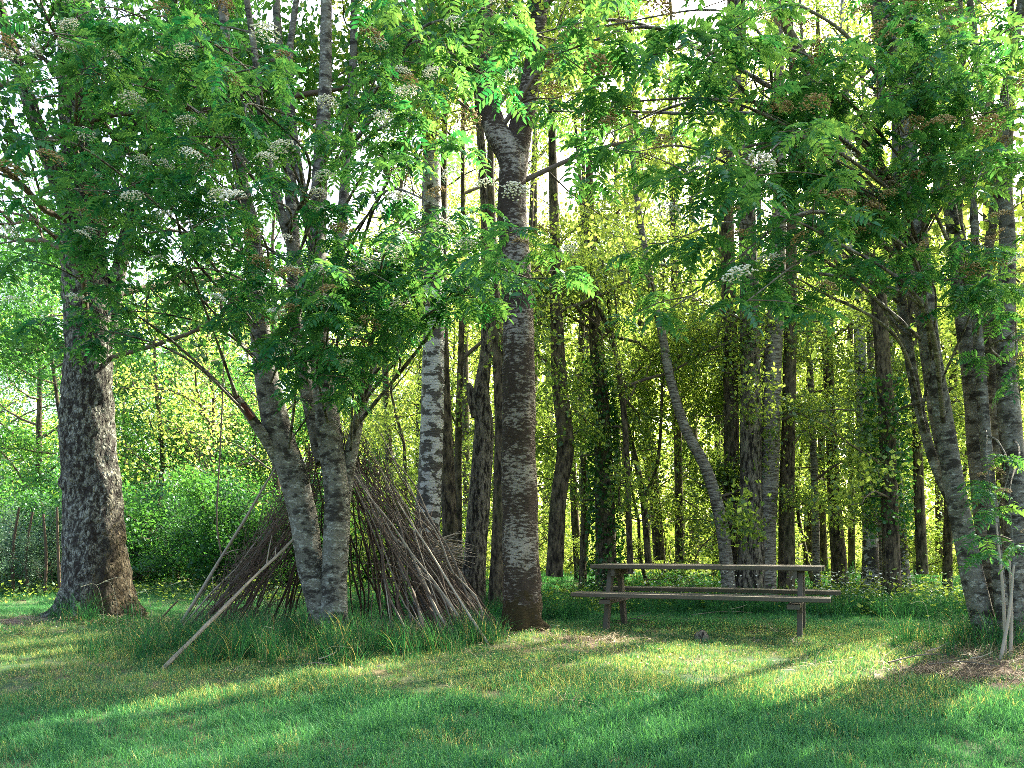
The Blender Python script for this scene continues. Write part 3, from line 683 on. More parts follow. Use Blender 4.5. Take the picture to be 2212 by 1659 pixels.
tree('slim_tree', 'slender brown stem leaning left beside the standing-free mossy trunk', 'tree', 14.8,
    [[(1765, 1240, 18), (1758, 1000, 16), (1748, 750, 14), (1745, 450, 11), (1738, 200, 8)]], 'pale_birch', top=10, n_limbs=5, zmin=4.8, segs=10)
tree('slim_tree', 'grey stem just left of the dark leafy trunk, forking at half height', 'tree', 15.6,
    [[(1905, 1240, 20), (1898, 1050, 18), (1882, 800, 15), (1872, 500, 12), (1868, 250, 9)], [(1896, 1000, 12, 0), (1922, 850, 10, .2), (1938, 600, 8, .3)]], 'pale_birch', top=10, n_limbs=5, zmin=4.6, segs=10)
tree('slim_tree', 'dark stem rising behind the leaning grey rowan stems at the right', 'tree', 13.4,
    [[(1992, 1240, 26), (1985, 1050, 22), (1975, 800, 18), (1962, 500, 14), (1958, 250, 10)]], 'dark', top=10, n_limbs=6, zmin=4.6, segs=12)
tree('slim_tree', 'thin brown stem between the crooked trunk and the ivy-clad trunk', 'tree', 15.8,
    [[(1258, 1235, 18), (1262, 1050, 16), (1255, 800, 14), (1262, 500, 11), (1258, 250, 8)]], 'dark', top=10, n_limbs=5, zmin=4.6, segs=10)

# hanging ivy and leaf shoots on trunks
def ivy(t, info, z0, z1, n, mname='ivy_leaf', size=.075, out=1.25, nm='ivy'):
    pp, rr = info[0]; sel = [(p_, r_) for p_, r_ in zip(pp, rr) if z0 < p_[2] < z1]
    if not sel: return
    P0 = np.array([a for a, _ in sel]); R0 = np.array([a for _, a in sel]); k = rng.integers(0, len(sel), n); th = rng.uniform(0, 6.283, n)
    rad = R0[k] * out * rng.uniform(.85, 1.3, n) + np.abs(rng.normal(0, .05, n))
    c_ = P0[k] + np.stack([np.cos(th) * rad, np.sin(th) * rad, rng.normal(0, .08, n)], 1)
    v, f, tn = leaf_quads(c_, size, .1, .85)
    obj(nm, mesh('ivy_leaves', v, f, M[mname], tn), t, kind='stuff')
ivy(ivy_t, ivy_i, .1, 4.2, 2600)
ivy(rt_t, rt_i, 1.2, 3.6, 1500, out=1.9)
for (px, d, h_, n) in [(1130, 17.5, 12.5, 16), (1250, 18, 12.5, 16), (1360, 21, 14, 18), (1560, 20, 14, 18), (1660, 17, 12.5, 14), (1780, 19, 13, 16), (1890, 18, 13, 14), (960, 18, 12.5, 16), (850, 17, 11, 14), (2030, 20, 13, 14), (2160, 17, 13, 14), (1470, 24, 14, 16)]:
    tree('grove_tree', 'tall slim tree of the middle wood ' + where(px), 'tree', d,
         [[(px, 1230, 20), (px + random.uniform(-14, 14), 950, 17), (px + random.uniform(-20, 20), 700, 14), (px + random.uniform(-25, 25), 450, 10)]], 'dark', top=h_, n_limbs=n // 3, zmin=5.5, segs=8, group='tall slim trees of the middle wood', limb='light')
# more of the same wood, deeper in and to the right; their crowns shade the lawn
deep = [(1150, 19, 26), (1255, 22, 24), (1500, 21, 26), (1745, 20, 24), (1985, 19, 24), (2120, 18, 30), (900, 20, 26), (1010, 22, 22), (1335, 22, 20), (1545, 19, 18)]
for k, (px, d, w_) in enumerate(deep):
    lean = random.uniform(-25, 25)
    tree('grove_tree', 'thin dark trunk deep in the wood ' + where(px), 'tree', d,
         [[(px, 1230, w_), (px + lean * .3, 1000, w_ * .85), (px + lean * .7, 700, w_ * .7), (px + lean, 400, w_ * .5), (px + lean * 1.2, 200, w_ * .4)]], 'dark', top=10, n_limbs=3, zmin=4.5, segs=8, group='thin trunks deep in the wood')
for k, (x, y, h_) in enumerate([(10.5, 13.5, 11), (14.0, 18, 12), (11.0, 8.5, 11), (15.5, 13, 12), (6.9, 6.9, 10), (12.6, 4.0, 11)]):
    px = 1106 + x / y * F
    tree('grove_tree', ('tall dark tree beyond the right border, level with the trunk cluster', 'tall dark tree beyond the right border, deepest of that row', 'tall dark tree beyond the right border, level with the table', 'tall dark tree beyond the right border, outermost of that row', 'tall dark tree just outside the right border beside the rowan stems', 'tall dark tree beyond the right border, nearest to the foreground lawn')[k], 'tree', y,
         [[(px, 1300, 36), (px, 900, 30), (px + 10, 500, 24), (px, 0, 18)]], 'dark', top=h_, n_limbs=13, zmin=3.6, segs=8, group='tall trees to the right of the lawn', lscale=1.35)

# ------------------------------------------------------------------ rowans: stems, limbs and single compound leaves
def frond(seed, m):
    """one compound leaf along +X, leaflets either side, drooping"""
    rr = random.Random(seed); v, f, t = [], [], []
    L = .155
    def ax(u): return np.array([L * u, .008 * math.sin(u * 3 + seed), .012 * math.sin(3.1 * u) - .05 * u * u])
    for k in range(6):                                  # rachis strip
        a_ = ax(k / 5)
        v += [a_ + [0, -.0011, 0], a_ + [0, .0011, 0]]; t += [.9, .9]
    f += [[2 * k, 2 * k + 1, 2 * k + 3, 2 * k + 2] for k in range(5)]
    def leaflet(b_, ang, ln, wd, roll):
        n0 = len(v); dx = np.array([math.cos(ang), math.sin(ang), 0]); sy = np.array([-math.sin(ang), math.cos(ang), 0])
        sag = rr.uniform(.1, .5); tn = rr.uniform(.25, .75)
        for (u, w_) in ((0, .12), (.35, .5), (.7, .42), (1, .02)):
            c_ = b_ + dx * ln * u + np.array([0, 0, -sag * ln * u * u + .002])
            up = np.array([0, 0, .18 * wd * w_ * 2])
            v.extend([c_ - sy * wd * w_ + up + [0, 0, roll * wd * w_], c_ + sy * wd * w_ + up - [0, 0, roll * wd * w_]]); t.extend([tn, tn])
        f.extend([[n0 + 2 * k, n0 + 2 * k + 1, n0 + 2 * k + 3, n0 + 2 * k + 2] for k in range(3)])
    for k in range(6):
        u = .22 + .7 * k / 5.5; b_ = ax(u); ln = .056 * (1 - .35 * abs(u - .5)) * rr.uniform(.9, 1.1)
        for s_ in (-1, 1): leaflet(b_, s_ * R(rr.uniform(58, 70)), ln, .019, rr.uniform(-.5, .5))
    leaflet(ax(1), rr.uniform(-.1, .1), .048, .016, 0)
    return np.array(v), np.array(f), np.array(t)
FR = [frond(k, None) for k in range(5)]
FRM = [mesh('compound_leaf', v, f, M['rowan_leaf'], t) for v, f, t in FR]

def flower(seed, m):
    a = Acc(); rr = random.Random(seed)
    oc = np.array([[1, 0, 0], [0, 1, 0], [-1, 0, 0], [0, -1, 0], [0, 0, 1.], [0, 0, -1]])
    of = np.array([[0, 1, 4], [1, 2, 4], [2, 3, 4], [3, 0, 4], [1, 0, 5], [2, 1, 5], [3, 2, 5], [0, 3, 5]])
    for k in range(110):
        r = .056 * math.sqrt((k + .5) / 110) * rr.uniform(.8, 1.1); th = k * 2.4 + rr.uniform(-.3, .3)
        c_ = np.array([r * math.cos(th), r * math.sin(th), .018 - 6.5 * r * r + rr.uniform(-.009, .009)])
        a.add(oc * np.array([1, 1, .6]) * rr.uniform(.0038, .0062) + c_, of, rr.random())
    return a.mesh('flower_cluster', m)
FL = [flower(1, M['flower']), flower(2, M['flower'])]; FLB = [flower(3, M['flower_brown']), flower(4, M['flower_brown'])]

def rowan(name, label, d, stems, targets, base_x, nfill, brown, fill_box, top, n_back=8, yellow=.0):
    t, b, info = tree(name, label, 'tree', d, stems, 'rowan', top=top, n_limbs=n_back, limb='green', zmin=5.0, flare=.25, rough=.09, segs=30, base_x=base_x)
    starts = [(Vector(q), r_) for (pp, rr) in info for q, r_ in zip(pp, rr) if q[2] > 1.7]
    TG = list(targets)
    for _ in range(nfill):
        bx = random.choice(fill_box[:-1] if random.random() < .6 else fill_box); TG.append((random.uniform(bx[0], bx[1]), random.uniform(bx[2], bx[3]), random.uniform(bx[4], bx[5]), bx[6]))
    trs, fls = [], []
    tw = Acc()
    for ti, tg in enumerate(TG):
        px, py, dd = tg[:3]; dens = (tg[3] if len(tg) > 3 else 1.0) * (.78 if px < 900 and py < 640 else 1.0)
        e = P(px, py, dd) - b
        # start on the stem below/near the target
        zt = max(1.9, e.z - .12 * (b.xy + e.xy - b.xy).length * 0 + random.uniform(-.9, .8))
        s_ = min(starts, key=lambda q: (q[0].xy - e.xy).length * .25 + abs(q[0].z - zt) + random.uniform(0, .3))
        p0 = s_[0]; L = (e - p0).length
        mid1 = p0.lerp(e, .35) + Vector((random.gauss(0, .05 * L), random.gauss(0, .05 * L), .10 * L + max(0, .1 * (e.z - p0.z)))); mid2 = p0.lerp(e, .72) + Vector((random.gauss(0, .05 * L), random.gauss(0, .05 * L), .11 * L))
        r0 = min(s_[1] * .45, .005 + .0045 * L)
        p, r = resample([p0, mid1, mid2, e], [r0, r0 * .7, r0 * .42, .003], .1)
        v, q, dirs = tube(p, r, 7); v = v + dirs * (np.repeat(r, 7) * .5 * fbm(v * 12, 2, 3))[:, None]
        obj('branch', mesh('branch', v, q, M['bark_rowan'], smooth=True), t)
        nsp = max(2, int(dens * 9))
        for k in range(nsp):
            u = random.uniform(.45, 1.0) if k else 1.0
            c0 = Vector(p[min(len(p) - 1, int(u * (len(p) - 1)))])
            az = random.uniform(0, 6.283); ln = random.uniform(.15, .55) if k else .05
            tip = c0 + Vector((math.cos(az), math.sin(az), random.uniform(-.35, .3))).normalized() * ln
            if k:
                pp, r2 = resample([c0, c0.lerp(tip, .5) + Vector((0, 0, .03)), tip], [.0045, .0032, .002], .08); vv, qq, _ = tube(pp, r2, 4); tw.add(vv, qq)
            dr = (tip - c0).normalized() if k else (e - mid2).normalized()
            nf = random.randint(5, 7)
            a0 = math.atan2(dr.y, dr.x)
            for j in range(nf):
                azj = a0 + (j - (nf - 1) / 2) * random.uniform(.6, 1.0) + random.gauss(0, .2)
                pit = R(random.uniform(-8, 42)); roll = random.gauss(0, .35)
                base = tip - dr * random.uniform(0, .07)
                trs.append((base, Euler((roll, pit, azj), 'XYZ'), random.uniform(.9, 1.4)))
            if (k == 0 and random.random() < .9) or random.random() < .24: fls.append((tip + Vector((0, -.05, random.uniform(.08, .15))) + (Vector((0, -.08, .04)) if k == 0 else Vector()), random.random() < brown))
    obj('twigs', tw.mesh('twigs', M['twig'], True), t, kind='stuff')
    camp = cam.location - b
    def key(q):
        w_ = q[0] - camp; inv = abs(w_.x) < .66 * w_.y and w_.z < .70 * w_.y
        return w_.length + (0 if inv else 50)
    trs.sort(key=key)
    for (p_, e_, s_) in trs[:300]:
        obj('leaf', random.choice(FRM), t, p_, e_, s_)
    a = Acc()
    for (p_, e_, s_) in trs[300:]:
        v, f, tt = random.choice(FR); m_ = np.array(e_.to_matrix()) * s_
        a.add(v @ m_.T + np.array(p_), f, np.clip(tt + random.uniform(-.45, .5), 0, 1))
    if a.n: obj('foliage', a.mesh('foliage', M['rowan_leaf']), t, kind='stuff')
    for (p_, br) in fls:
        obj('flower_cluster', random.choice(FLB if br else FL), t, p_, (random.gauss(0, .25), random.gauss(0, .25), random.uniform(0, 6)), random.uniform(1.0, 1.75), label='browned withering flower cluster' if br else 'cream white flower cluster')
    return t, b, info

left_t = [(640, 650, 5.6), (600, 740, 5.8), (760, 760, 5.8), (700, 640, 5.4), (800, 640, 6.0), (850, 490, 4.9), (960, 450, 4.8), (1005, 600, 4.9), (1100, 490, 4.3, .9), (1110, 610, 4.8, .8), (960, 540, 5.0),
          (1230, 600, 5.4, .5), (300, 480, 5.6), (420, 510, 5.4), (150, 410, 5.4), (80, 300, 5.3), (50, 180, 5.4), (150, 170, 5.6), (250, 170, 5.8), (570, 140, 5.0), (530, 260, 5.3), (440, 110, 5.4),
          (610, 380, 5.4, .5), (730, 300, 5.4, .4), (850, 330, 5.4, .8), (60, 560, 5.8), (200, 560, 6.0), (350, 620, 6.4, .6), (480, 680, 6.6, .5), (60, 700, 6.4, .7), (180, 690, 6.6, .6), (420, 380, 5.6, .6), (300, 300, 5.8, .7), (700, 450, 5.6, .4),
          (900, 250, 5.4), (1000, 330, 5.2, .8), (760, 560, 5.8), (560, 560, 5.8, .6), (250, 60, 5.5), (60, 60, 5.6), (850, 720, 6.4, .6), (820, 150, 5.6, .7), (980, 130, 5.2), (480, 480, 5.7, .6), (30, 430, 5.6), (720, 860, 7.2, .4), (620, 720, 5.9, .6), (700, 680, 5.5, .6), (820, 760, 6.0, .7), (620, 800, 6.1, .5), (740, 830, 6.1, .6), (860, 620, 5.6, .7), (930, 500, 5.0, 1), (880, 700, 6.2, .6)]
rowan('rowan_tree', 'flowering rowan with several grey stems in front of the stick shelter', 8.2,
    [[(706, 1365, 64), (672, 1230, 64), (655, 1120, 66), (628, 1010, 68), (600, 930, 66), (576, 820, 58), (562, 720, 52), (552, 620, 46), (545, 500, 40), (520, 380, 34), (500, 200, 28), (480, 0, 22)],
     [(722, 1370, 70, -.06), (724, 1220, 62, -.06), (730, 1080, 60, -.05), (718, 980, 62, 0), (704, 880, 58, 0), (690, 740, 50, 0), (684, 560, 44, 0), (690, 380, 38, 0), (702, 200, 32, 0), (705, 0, 26, 0)],
     [(738, 1090, 40, 0), (758, 980, 34, .05), (776, 900, 28, .1), (792, 850, 18, .15), (812, 780, 12, .2, 1)],
     [(606, 1010, 30, 0), (580, 960, 27, -.1), (545, 905, 25, -.2), (512, 860, 22, -.3, 1)],
     [(700, 1000, 40, .15), (670, 860, 42, .3), (640, 700, 36, .4), (632, 500, 32, .5), (622, 300, 26, .5), (600, 60, 20, .5)],
     [(690, 760, 30, 0), (730, 560, 28, .3), (748, 350, 24, .4), (762, 150, 20, .5), (765, 0, 18, .5)],
     [(690, 700, 26, 0), (610, 470, 24, -.2), (570, 300, 20, -.3), (555, 150, 16, -.4)],
     [(685, 560, 22, 0), (640, 330, 20, .1), (625, 150, 18, .1), (640, 0, 14, .1)]],
    left_t, 715, 13, .3, [(0, 480, 0, 520, 5.2, 7.6, .8), (860, 1300, -150, 240, 4.6, 7, .8)], 9.0, 4)
lt, lb, _ = list(TREES.values())[-1]
obj('broken_end', mesh('broken_end', *tube(*resample([P(545, 905, 7.95) - lb, P(512, 858, 7.9) - lb, P(500, 835, 7.9) - lb], [.036, .030, .006], .03), 9)[:2], M['rot'], smooth=True), lt, label='split reddish broken end of the low left limb')

right_t = [(1600, 410, 4.5), (1640, 450, 4.4, .8), (1560, 580, 4.8, .8), (1600, 660, 4.7), (1440, 390, 4.6, .8), (1420, 530, 5.0, .7), (1420, 680, 5.0, .7), (1490, 430, 4.8, .7), (1700, 590, 5.2, .5), (1500, 60, 4.5), (1640, 90, 4.8), (1400, 120, 4.5),
           (1250, 60, 4.6), (1180, 120, 4.6), (1300, 220, 4.7), (1180, 240, 4.8), (1080, 90, 4.8), (1750, 170, 5.2), (1850, 90, 5.4), (1880, 250, 5.6), (2000, 200, 5.6), (2020, 350, 5.6), (1960, 590, 5.8, .6), (2120, 540, 5.6), (2170, 620, 5.8),
           (2180, 830, 5.7, .6), (2150, 1110, 6.3, .35), (2190, 1190, 6.2, .35), (2140, 1060, 6.5, .3), (1850, 570, 6, .5), (1900, 470, 5.8, .6), (1700, 300, 5.2), (1960, 60, 5.2), (2120, 80, 5.4), (2180, 250, 5.5), (1780, 380, 5.6, .7), (1350, 330, 5, .6), (1240, 320, 5, .6), (2100, 420, 5.6)]
rowan('rowan_tree', 'leaning clump of pale-spotted grey rowan stems at the right edge', 7.4,
    [[(2136, 1415, 48), (2112, 1290, 54), (2082, 1150, 50), (2056, 1020, 46), (2034, 880, 44), (2010, 740, 42), (1996, 600, 40), (1980, 480, 40), (1962, 330, 38), (1938, 170, 44), (1905, 40, 44), (1890, -60, 40)],
     [(2160, 1425, 38, .1), (2140, 1290, 40, .15), (2120, 1100, 42, .2), (2104, 900, 40, .2), (2085, 740, 36, .2), (2066, 560, 34, .2), (2048, 430, 30, .2), (2000, 250, 26, .3), (1980, 0, 22, .3)],
     [(2196, 1430, 52, -.1), (2192, 1250, 50, -.1), (2194, 1050, 52, -.1), (2180, 900, 54, 0), (2172, 740, 42, 0), (2176, 520, 36, 0), (2165, 300, 30, 0), (2190, 100, 24, 0)],
     [(2070, 1120, 24, .2), (2030, 1030, 24, .2), (2000, 940, 24, .2), (1968, 790, 24, .2), (1945, 620, 22, .2), (1935, 450, 18, .2)],
     [(2150, 1000, 28, .3), (2145, 850, 26, .3), (2130, 700, 26, .3), (2070, 480, 22, .4), (2090, 280, 20, .4), (2075, 80, 16, .4)],
     [(2178, 1435, 30, -.2), (2160, 1280, 30, -.15), (2140, 1080, 28, -.1), (2122, 860, 26, 0), (2108, 640, 22, 0), (2100, 420, 18, 0), (2060, 200, 14, 0)],
     [(2140, 1425, 34, .25), (2100, 1260, 34, .3), (2062, 1080, 30, .3), (2020, 900, 28, .3), (1990, 700, 24, .3), (1962, 520, 20, .3), (1950, 300, 16, .3)],
     [(2176, 800, 26, .1), (2130, 620, 24, .2), (2150, 400, 22, .2), (2120, 200, 16, .2)],
     [(1965, 390, 24, .1), (1975, 200, 24, .2), (1972, 60, 22, .2)]],
    right_t, 2150, 8, .8, [(1780, 2260, -50, 460, 5.6, 7.4, .6), (1050, 1800, -250, 60, 4.5, 6.5, .8)], 9.0, 3)
rt, rb, _ = list(TREES.values())[-1]
for (x0, y0, x1, y1, dd) in [(2172, 1440, 2152, 1130, 6.9), (2182, 1436, 2178, 1180, 6.85), (2160, 1430, 2190, 1220, 6.8)]:
    a_, b_ = P(x0, y0, dd) - rb, P(x1, y1, dd + .1) - rb
    p, r = resample([a_, a_.lerp(b_, .5) + Vector((.02, 0, 0)), b_], [.016, .013, .008], .1)
    obj('sucker', mesh('sucker', *tube(p, r, 7)[:2], M['stick_pale'], smooth=True), rt)
print('leaves done')

# ------------------------------------------------------------------ shrubs, saplings and the far tree belt
def bush(name, label, cat, x, y, kind, s_, n, group, upright=.9, zlift=0.0):
    t = thing(name, label, cat, (x, y, g1(x, y)), 0, group)
    for k in range(n):
        az = k * 2.4 + random.uniform(-.4, .4); pit = R(random.uniform(15, 80)) * upright
        add_limb(t, kind, (random.gauss(0, .15), random.gauss(0, .15), random.uniform(0, .4) + zlift * random.random()), az, pit, s_ * random.uniform(.7, 1.15), random.uniform(-3, 3))
    return t
def young_tree(name, label, cat, x, y, kind, h_, s_, n, group, z0=.6):
    t = thing(name, label, cat, (x, y, g1(x, y)), 0, group)
    pts = [(0, 0, -.1)]; px_, py_ = 0, 0
    for k in range(1, 6): px_ += random.gauss(0, .12); py_ += random.gauss(0, .12); pts.append((px_, py_, h_ * k / 5))
    p, r = resample(pts, [.012 * h_ * (1 - .16 * k) for k in range(6)], .4)
    obj('trunk', mesh('trunk', *tube(p, r, 7)[:2], M['bark_dark'], smooth=True), t)
    for k in range(n):
        u = z0 / h_ + (1 - z0 / h_) * (k + random.random()) / n; q = p[min(len(p) - 1, int(u * len(p)))]
        add_limb(t, kind, q, k * 2.4 + random.uniform(-.5, .5), R(random.uniform(-5, 30) + 30 * u), s_ * random.uniform(.7, 1.1) * (1.15 - .6 * u), random.uniform(-3, 3))
    return t
def at(px, d): return (px - 1106) / F * d

lab = 'one of the sunlit yellow-green young trees filling the far side of the wood'
for k, (px, d) in enumerate([(px_ + random.uniform(-15, 15), random.uniform(33, 36)) for px_ in range(760, 2300, 72)]):
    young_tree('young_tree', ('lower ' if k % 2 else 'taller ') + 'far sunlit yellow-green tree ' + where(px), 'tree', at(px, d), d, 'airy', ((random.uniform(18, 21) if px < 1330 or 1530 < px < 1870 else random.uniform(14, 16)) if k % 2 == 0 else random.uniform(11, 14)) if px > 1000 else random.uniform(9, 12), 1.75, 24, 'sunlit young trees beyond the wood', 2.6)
lab = 'one of the low bright bushes in the sun at the back of the wood'
for k, (px, d) in enumerate([(1230, 20), (1440, 18.5), (1760, 22), (1990, 21), (2170, 21), (1120, 20), (900, 19)]):
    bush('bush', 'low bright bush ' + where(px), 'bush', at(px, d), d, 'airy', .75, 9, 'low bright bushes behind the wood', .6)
lab = 'one of the leafy hazel-like shrubs growing among the trunks'
for k, (px, d, s_) in enumerate([(860, 14.5, .8), (1255, 15.5, .6), (1410, 15, .55), (1760, 17, .6), (1970, 16, .65), (2090, 15.5, .7), (1640, 18, .7), (1005, 16, .6)]):
    young_tree('shrub', 'leafy mid-green shrub ' + where(px), 'shrub', at(px, d), d, 'spray', random.uniform(3.2, 5.2), s_ * 1.3, 13, 'shrubs among the trunks', .4)
# left opening: green bushes, dark at the foot, paler further off
lab = 'one of the dense dark green bushes of the hedge behind the big left tree'
for k, (px, d, s_) in enumerate([(300, 17, .75), (400, 17.5, .9), (480, 16.5, .8), (560, 17.5, .95), (640, 18, .9), (340, 19.5, 1.0), (110, 18, .7), (40, 17.5, .75), (-40, 18.5, .9), (240, 18.5, .8), (720, 18.5, .9), (800, 19, .9)]):
    bush('bush', ('front ' if d < 18 else 'rear ') + 'dense dark green hedge bush ' + where(px), 'bush', at(px, d), d, 'green' if k % 3 else 'dark', s_, 9, 'dark hedge bushes on the left', .75)
lab = 'one of the hazy green trees rising behind the left hedge'
for k, (px, d, s_) in enumerate([(340, 26, 1.3), (470, 24, 1.2), (270, 30, 1.4), (560, 28, 1.3), (80, 26, 1.3), (-60, 28, 1.4), (660, 30, 1.3), (180, 34, 1.5), (420, 34, 1.5), (130, 22, 1.0), (800, 30, 1.4), (600, 22, .9)]):
    young_tree('young_tree', ('nearer ' if d < 27 else 'farther ') + 'hazy green tree over the hedge ' + where(px), 'tree', at(px, d), d, ('green' if k % 3 == 0 else ('airy' if k % 3 == 1 and px > 200 else 'greenairy')), random.uniform(7, 11), s_ * 1.15, 13 if k % 3 == 0 else 24, 'green trees behind the left hedge', .6)
for k, (px, lb_) in enumerate([(30, 'pale grey-green bush at the far left edge under the hedge'), (100, 'pale grey-green bush just left of the old tree')]):
    bush('bush', lb_, 'bush', at(px, 15.5), 15.5, 'pale', .75, 8, None, .8)
for px in (30, 62, 96, 130):
    x = at(px, 15); h_ = 1.3 + random.random() * .5
    t = thing('fence_post', {30: 'leftmost thin wooden stake in front of the pale bush', 62: 'second thin stake from the left below the pale bush', 96: 'third thin stake from the left near the old tree', 130: 'thin stake nearest the big old tree'}[px], 'stake', (x, 15, g1(x, 15)), 0, 'thin stakes at the far left')
    p, r = resample([(0, 0, -.1), (random.gauss(0, .03), 0, h_ * .5), (random.gauss(0, .05), 0, h_)], [.03, .026, .02], .2)
    obj('stake', mesh('stake', *tube(p, r, 8)[:2], M['stick_brown'], smooth=True), t)

# leafy ground plants behind the table
lab_ = 'low leafy weeds and nettles along the edge of the wood'
c_ = []
for (px, d, w_, h_, n) in [(1250, 12.2, .9, .5, 900), (1400, 13.0, 1.2, .55, 1400), (1500, 12.6, .8, .5, 900), (1780, 12.3, .8, .55, 900), (1860, 12.0, .9, .6, 1100), (2000, 12.8, 1.3, .7, 1500), (960, 13, 1.4, .6, 1200), (1130, 12.6, .6, .4, 500), (1720, 14, 1.8, .2, 900), (2180, 11, 1.2, .8, 1200), (1330, 15, 2.6, .18, 1000), (1900, 15.5, 3.0, .2, 1200), (560, 14.5, 1.6, .5, 1300), (330, 15.2, 1.6, .35, 1200), (50, 15, 1.2, .45, 900)]:
    x = rng.normal(at(px, d), w_ * .5, n); y = rng.normal(d, .45, n); z = gh(x, y) + np.abs(rng.normal(0, h_ * .45, n)) * (1 - .4 * rng.random(n))
    c_.append(np.stack([x, y, z], 1))
c_ = np.vstack(c_); v, f, tn = leaf_quads(c_, .075, .9, .6)
o = obj('undergrowth', mesh('undergrowth', v, f, M['grove_leaf'], tn), kind='stuff'); o['label'] = lab_; o['category'] = 'weeds'

wf = []
for (px, d, w_, n) in [(1820, 11.9, .9, 260), (1860, 12.8, 1.0, 200), (1500, 12.4, 1.2, 220), (1280, 12.6, .7, 60), (1960, 12.3, .8, 90)]:
    x = rng.normal(at(px, d), w_ * .4, n); y = rng.normal(d, .35, n); wf.append(np.stack([x, y, gh(x, y) + rng.uniform(.18, .62, n)], 1))
v, f, tn = leaf_quads(np.vstack(wf), .035, 1.5, .9)
o = obj('wildflowers', mesh('wildflowers', v, f, M['flower'], tn), kind='stuff'); o['label'] = 'small white wild flowers among the weeds behind the table'; o['category'] = 'flowers'

n = 1500; cx_ = rng.integers(0, 5, n); cen = np.array([(-5.3, 9.6), (.6, 8.0), (3.9, 6.9), (-1.8, 7.6), (1.2, 8.0)])[cx_]
q = cen + rng.normal(0, 1, (n, 2)) * np.array([1.1, .8]); v, f, tn = leaf_quads(np.column_stack([q, gh(q[:, 0], q[:, 1]) + rng.uniform(.01, .05, n)]), .035, 2.0, .55)
o = obj('fallen_leaves', mesh('fallen_leaves', v, f, M['straw'], tn), kind='stuff'); o['label'] = 'dry brown leaves scattered on the lawn under the trees'; o['category'] = 'leaves'

# far belt of wood that reads as one mass
NW = 190000
xx = rng.uniform(-75, 75, NW); yy = rng.uniform(60, 64, NW)
top_ = 5 + 7 * (fbm(np.stack([xx * .09, xx * 0, xx * 0], 1), 3, 21) * .5 + .5) * sstep(-75, -10, xx) * .8 + 3.5
hh = rng.random(NW) ** 1.15 * top_ * 1.9 - .8
cl = fbm(np.stack([xx * .4, yy * .2, hh * .5], 1), 2, 8)
keep = (cl > -.18) | (hh < 4)
v, f, tn = leaf_quads(np.stack([xx, yy, hh + 1.6], 1)[keep], .42, .5, .7)
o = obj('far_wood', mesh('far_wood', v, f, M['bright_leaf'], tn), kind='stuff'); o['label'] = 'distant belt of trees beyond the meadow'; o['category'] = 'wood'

# ------------------------------------------------------------------ stick shelter
sh = thing('stick_shelter', 'brown tepee-shaped den of leaning sticks and twigs behind the front rowan', 'den', (-2.0, 9.4, g1(-2.0, 9.4)))
SB = sh.location.copy()
def stick(foot, tip, r0, m, over=.1, crook=.03, nm='stick', label=None):
    a_, b_ = Vector(foot), Vector(tip); b_ = b_ + (b_ - a_) * over; L = (b_ - a_).length
    pts = [a_ + (b_ - a_) * (k / 5) + Vector((random.gauss(0, crook), random.gauss(0, crook), random.gauss(0, crook))) * (0 if k in (0, 5) else L * .4) for k in range(6)]
    p, r = resample(pts, [r0 * (1 - .11 * k) for k in range(6)], .16)
    v, q, dirs = tube(p, r, 6); v = v + dirs * (np.repeat(r, 6) * .5 * fbm(v * 11, 2, 5))[:, None]
    # side twigs on the same stick
    A = Acc(); A.add(v, q)
    for _ in range(random.choice((0, 1, 1, 2, 3))):
        k = random.randrange(len(p) // 3, len(p)); e = Vector(p[k]) + ((b_ - a_).normalized() * .2 + Vector((random.gauss(0, .1), random.gauss(0, .1), random.gauss(0, .08)))) * random.uniform(.6, 1.6)
        pp, r2 = resample([p[k], Vector(p[k]).lerp(e, .5) + Vector((0, 0, .015)), e], [r[k] * .5, r[k] * .35, .002], .12); vv, qq, _ = tube(pp, r2, 4); A.add(vv, qq)
    return obj(nm, A.mesh('stick', M[m], True), sh, label=label)
APX = Vector((0, 0, 2.35))
def foot_at(phi, rad):
    x, y = math.cos(phi) * rad, math.sin(phi) * rad
    return Vector((x, y, g1(SB.x + x, SB.y + y) - SB.z - .03))
def pick(): return random.choice(('stick_grey', 'stick_grey', 'stick_brown', 'stick_brown', 'stick_brown', 'stick_pale'))
for k in range(104):                    # dense right-hand wall
    phi = R(random.uniform(-68, 25)) if k % 3 else R(random.uniform(-50, 0)); rad = random.uniform(1.5, 1.92)
    f_ = foot_at(phi, rad); top_ = APX * random.uniform(.78, 1.05) + Vector((random.uniform(-.25, .5), random.gauss(0, .22), 0))
    stick(f_, f_.lerp(top_, random.uniform(.45, 1.0)), .0045 + .015 * random.random() ** 2, pick(), random.uniform(0, .16), .05)
for k in range(44):                     # left-hand wall
    phi = R(random.uniform(140, 218)); f_ = foot_at(phi, random.uniform(1.3, 1.95)); top_ = APX * random.uniform(.7, 1.0) + Vector((random.uniform(-.4, .1), random.gauss(0, .14), 0))
    stick(f_, f_.lerp(top_, random.uniform(.4, 1.0)), .004 + .014 * random.random() ** 2, 'stick_brown' if random.random() < .75 else pick(), .05, .025)
for k in range(50):                     # back wall
    phi = R(random.uniform(25, 140)); f_ = foot_at(phi, random.uniform(1.2, 1.8)); top_ = APX * random.uniform(.8, 1.05) + Vector((random.gauss(0, .15), random.gauss(0, .15), 0))
    stick(f_, f_.lerp(top_, random.uniform(.7, 1.0)), random.uniform(.008, .018), 'stick_brown', .05, .025)
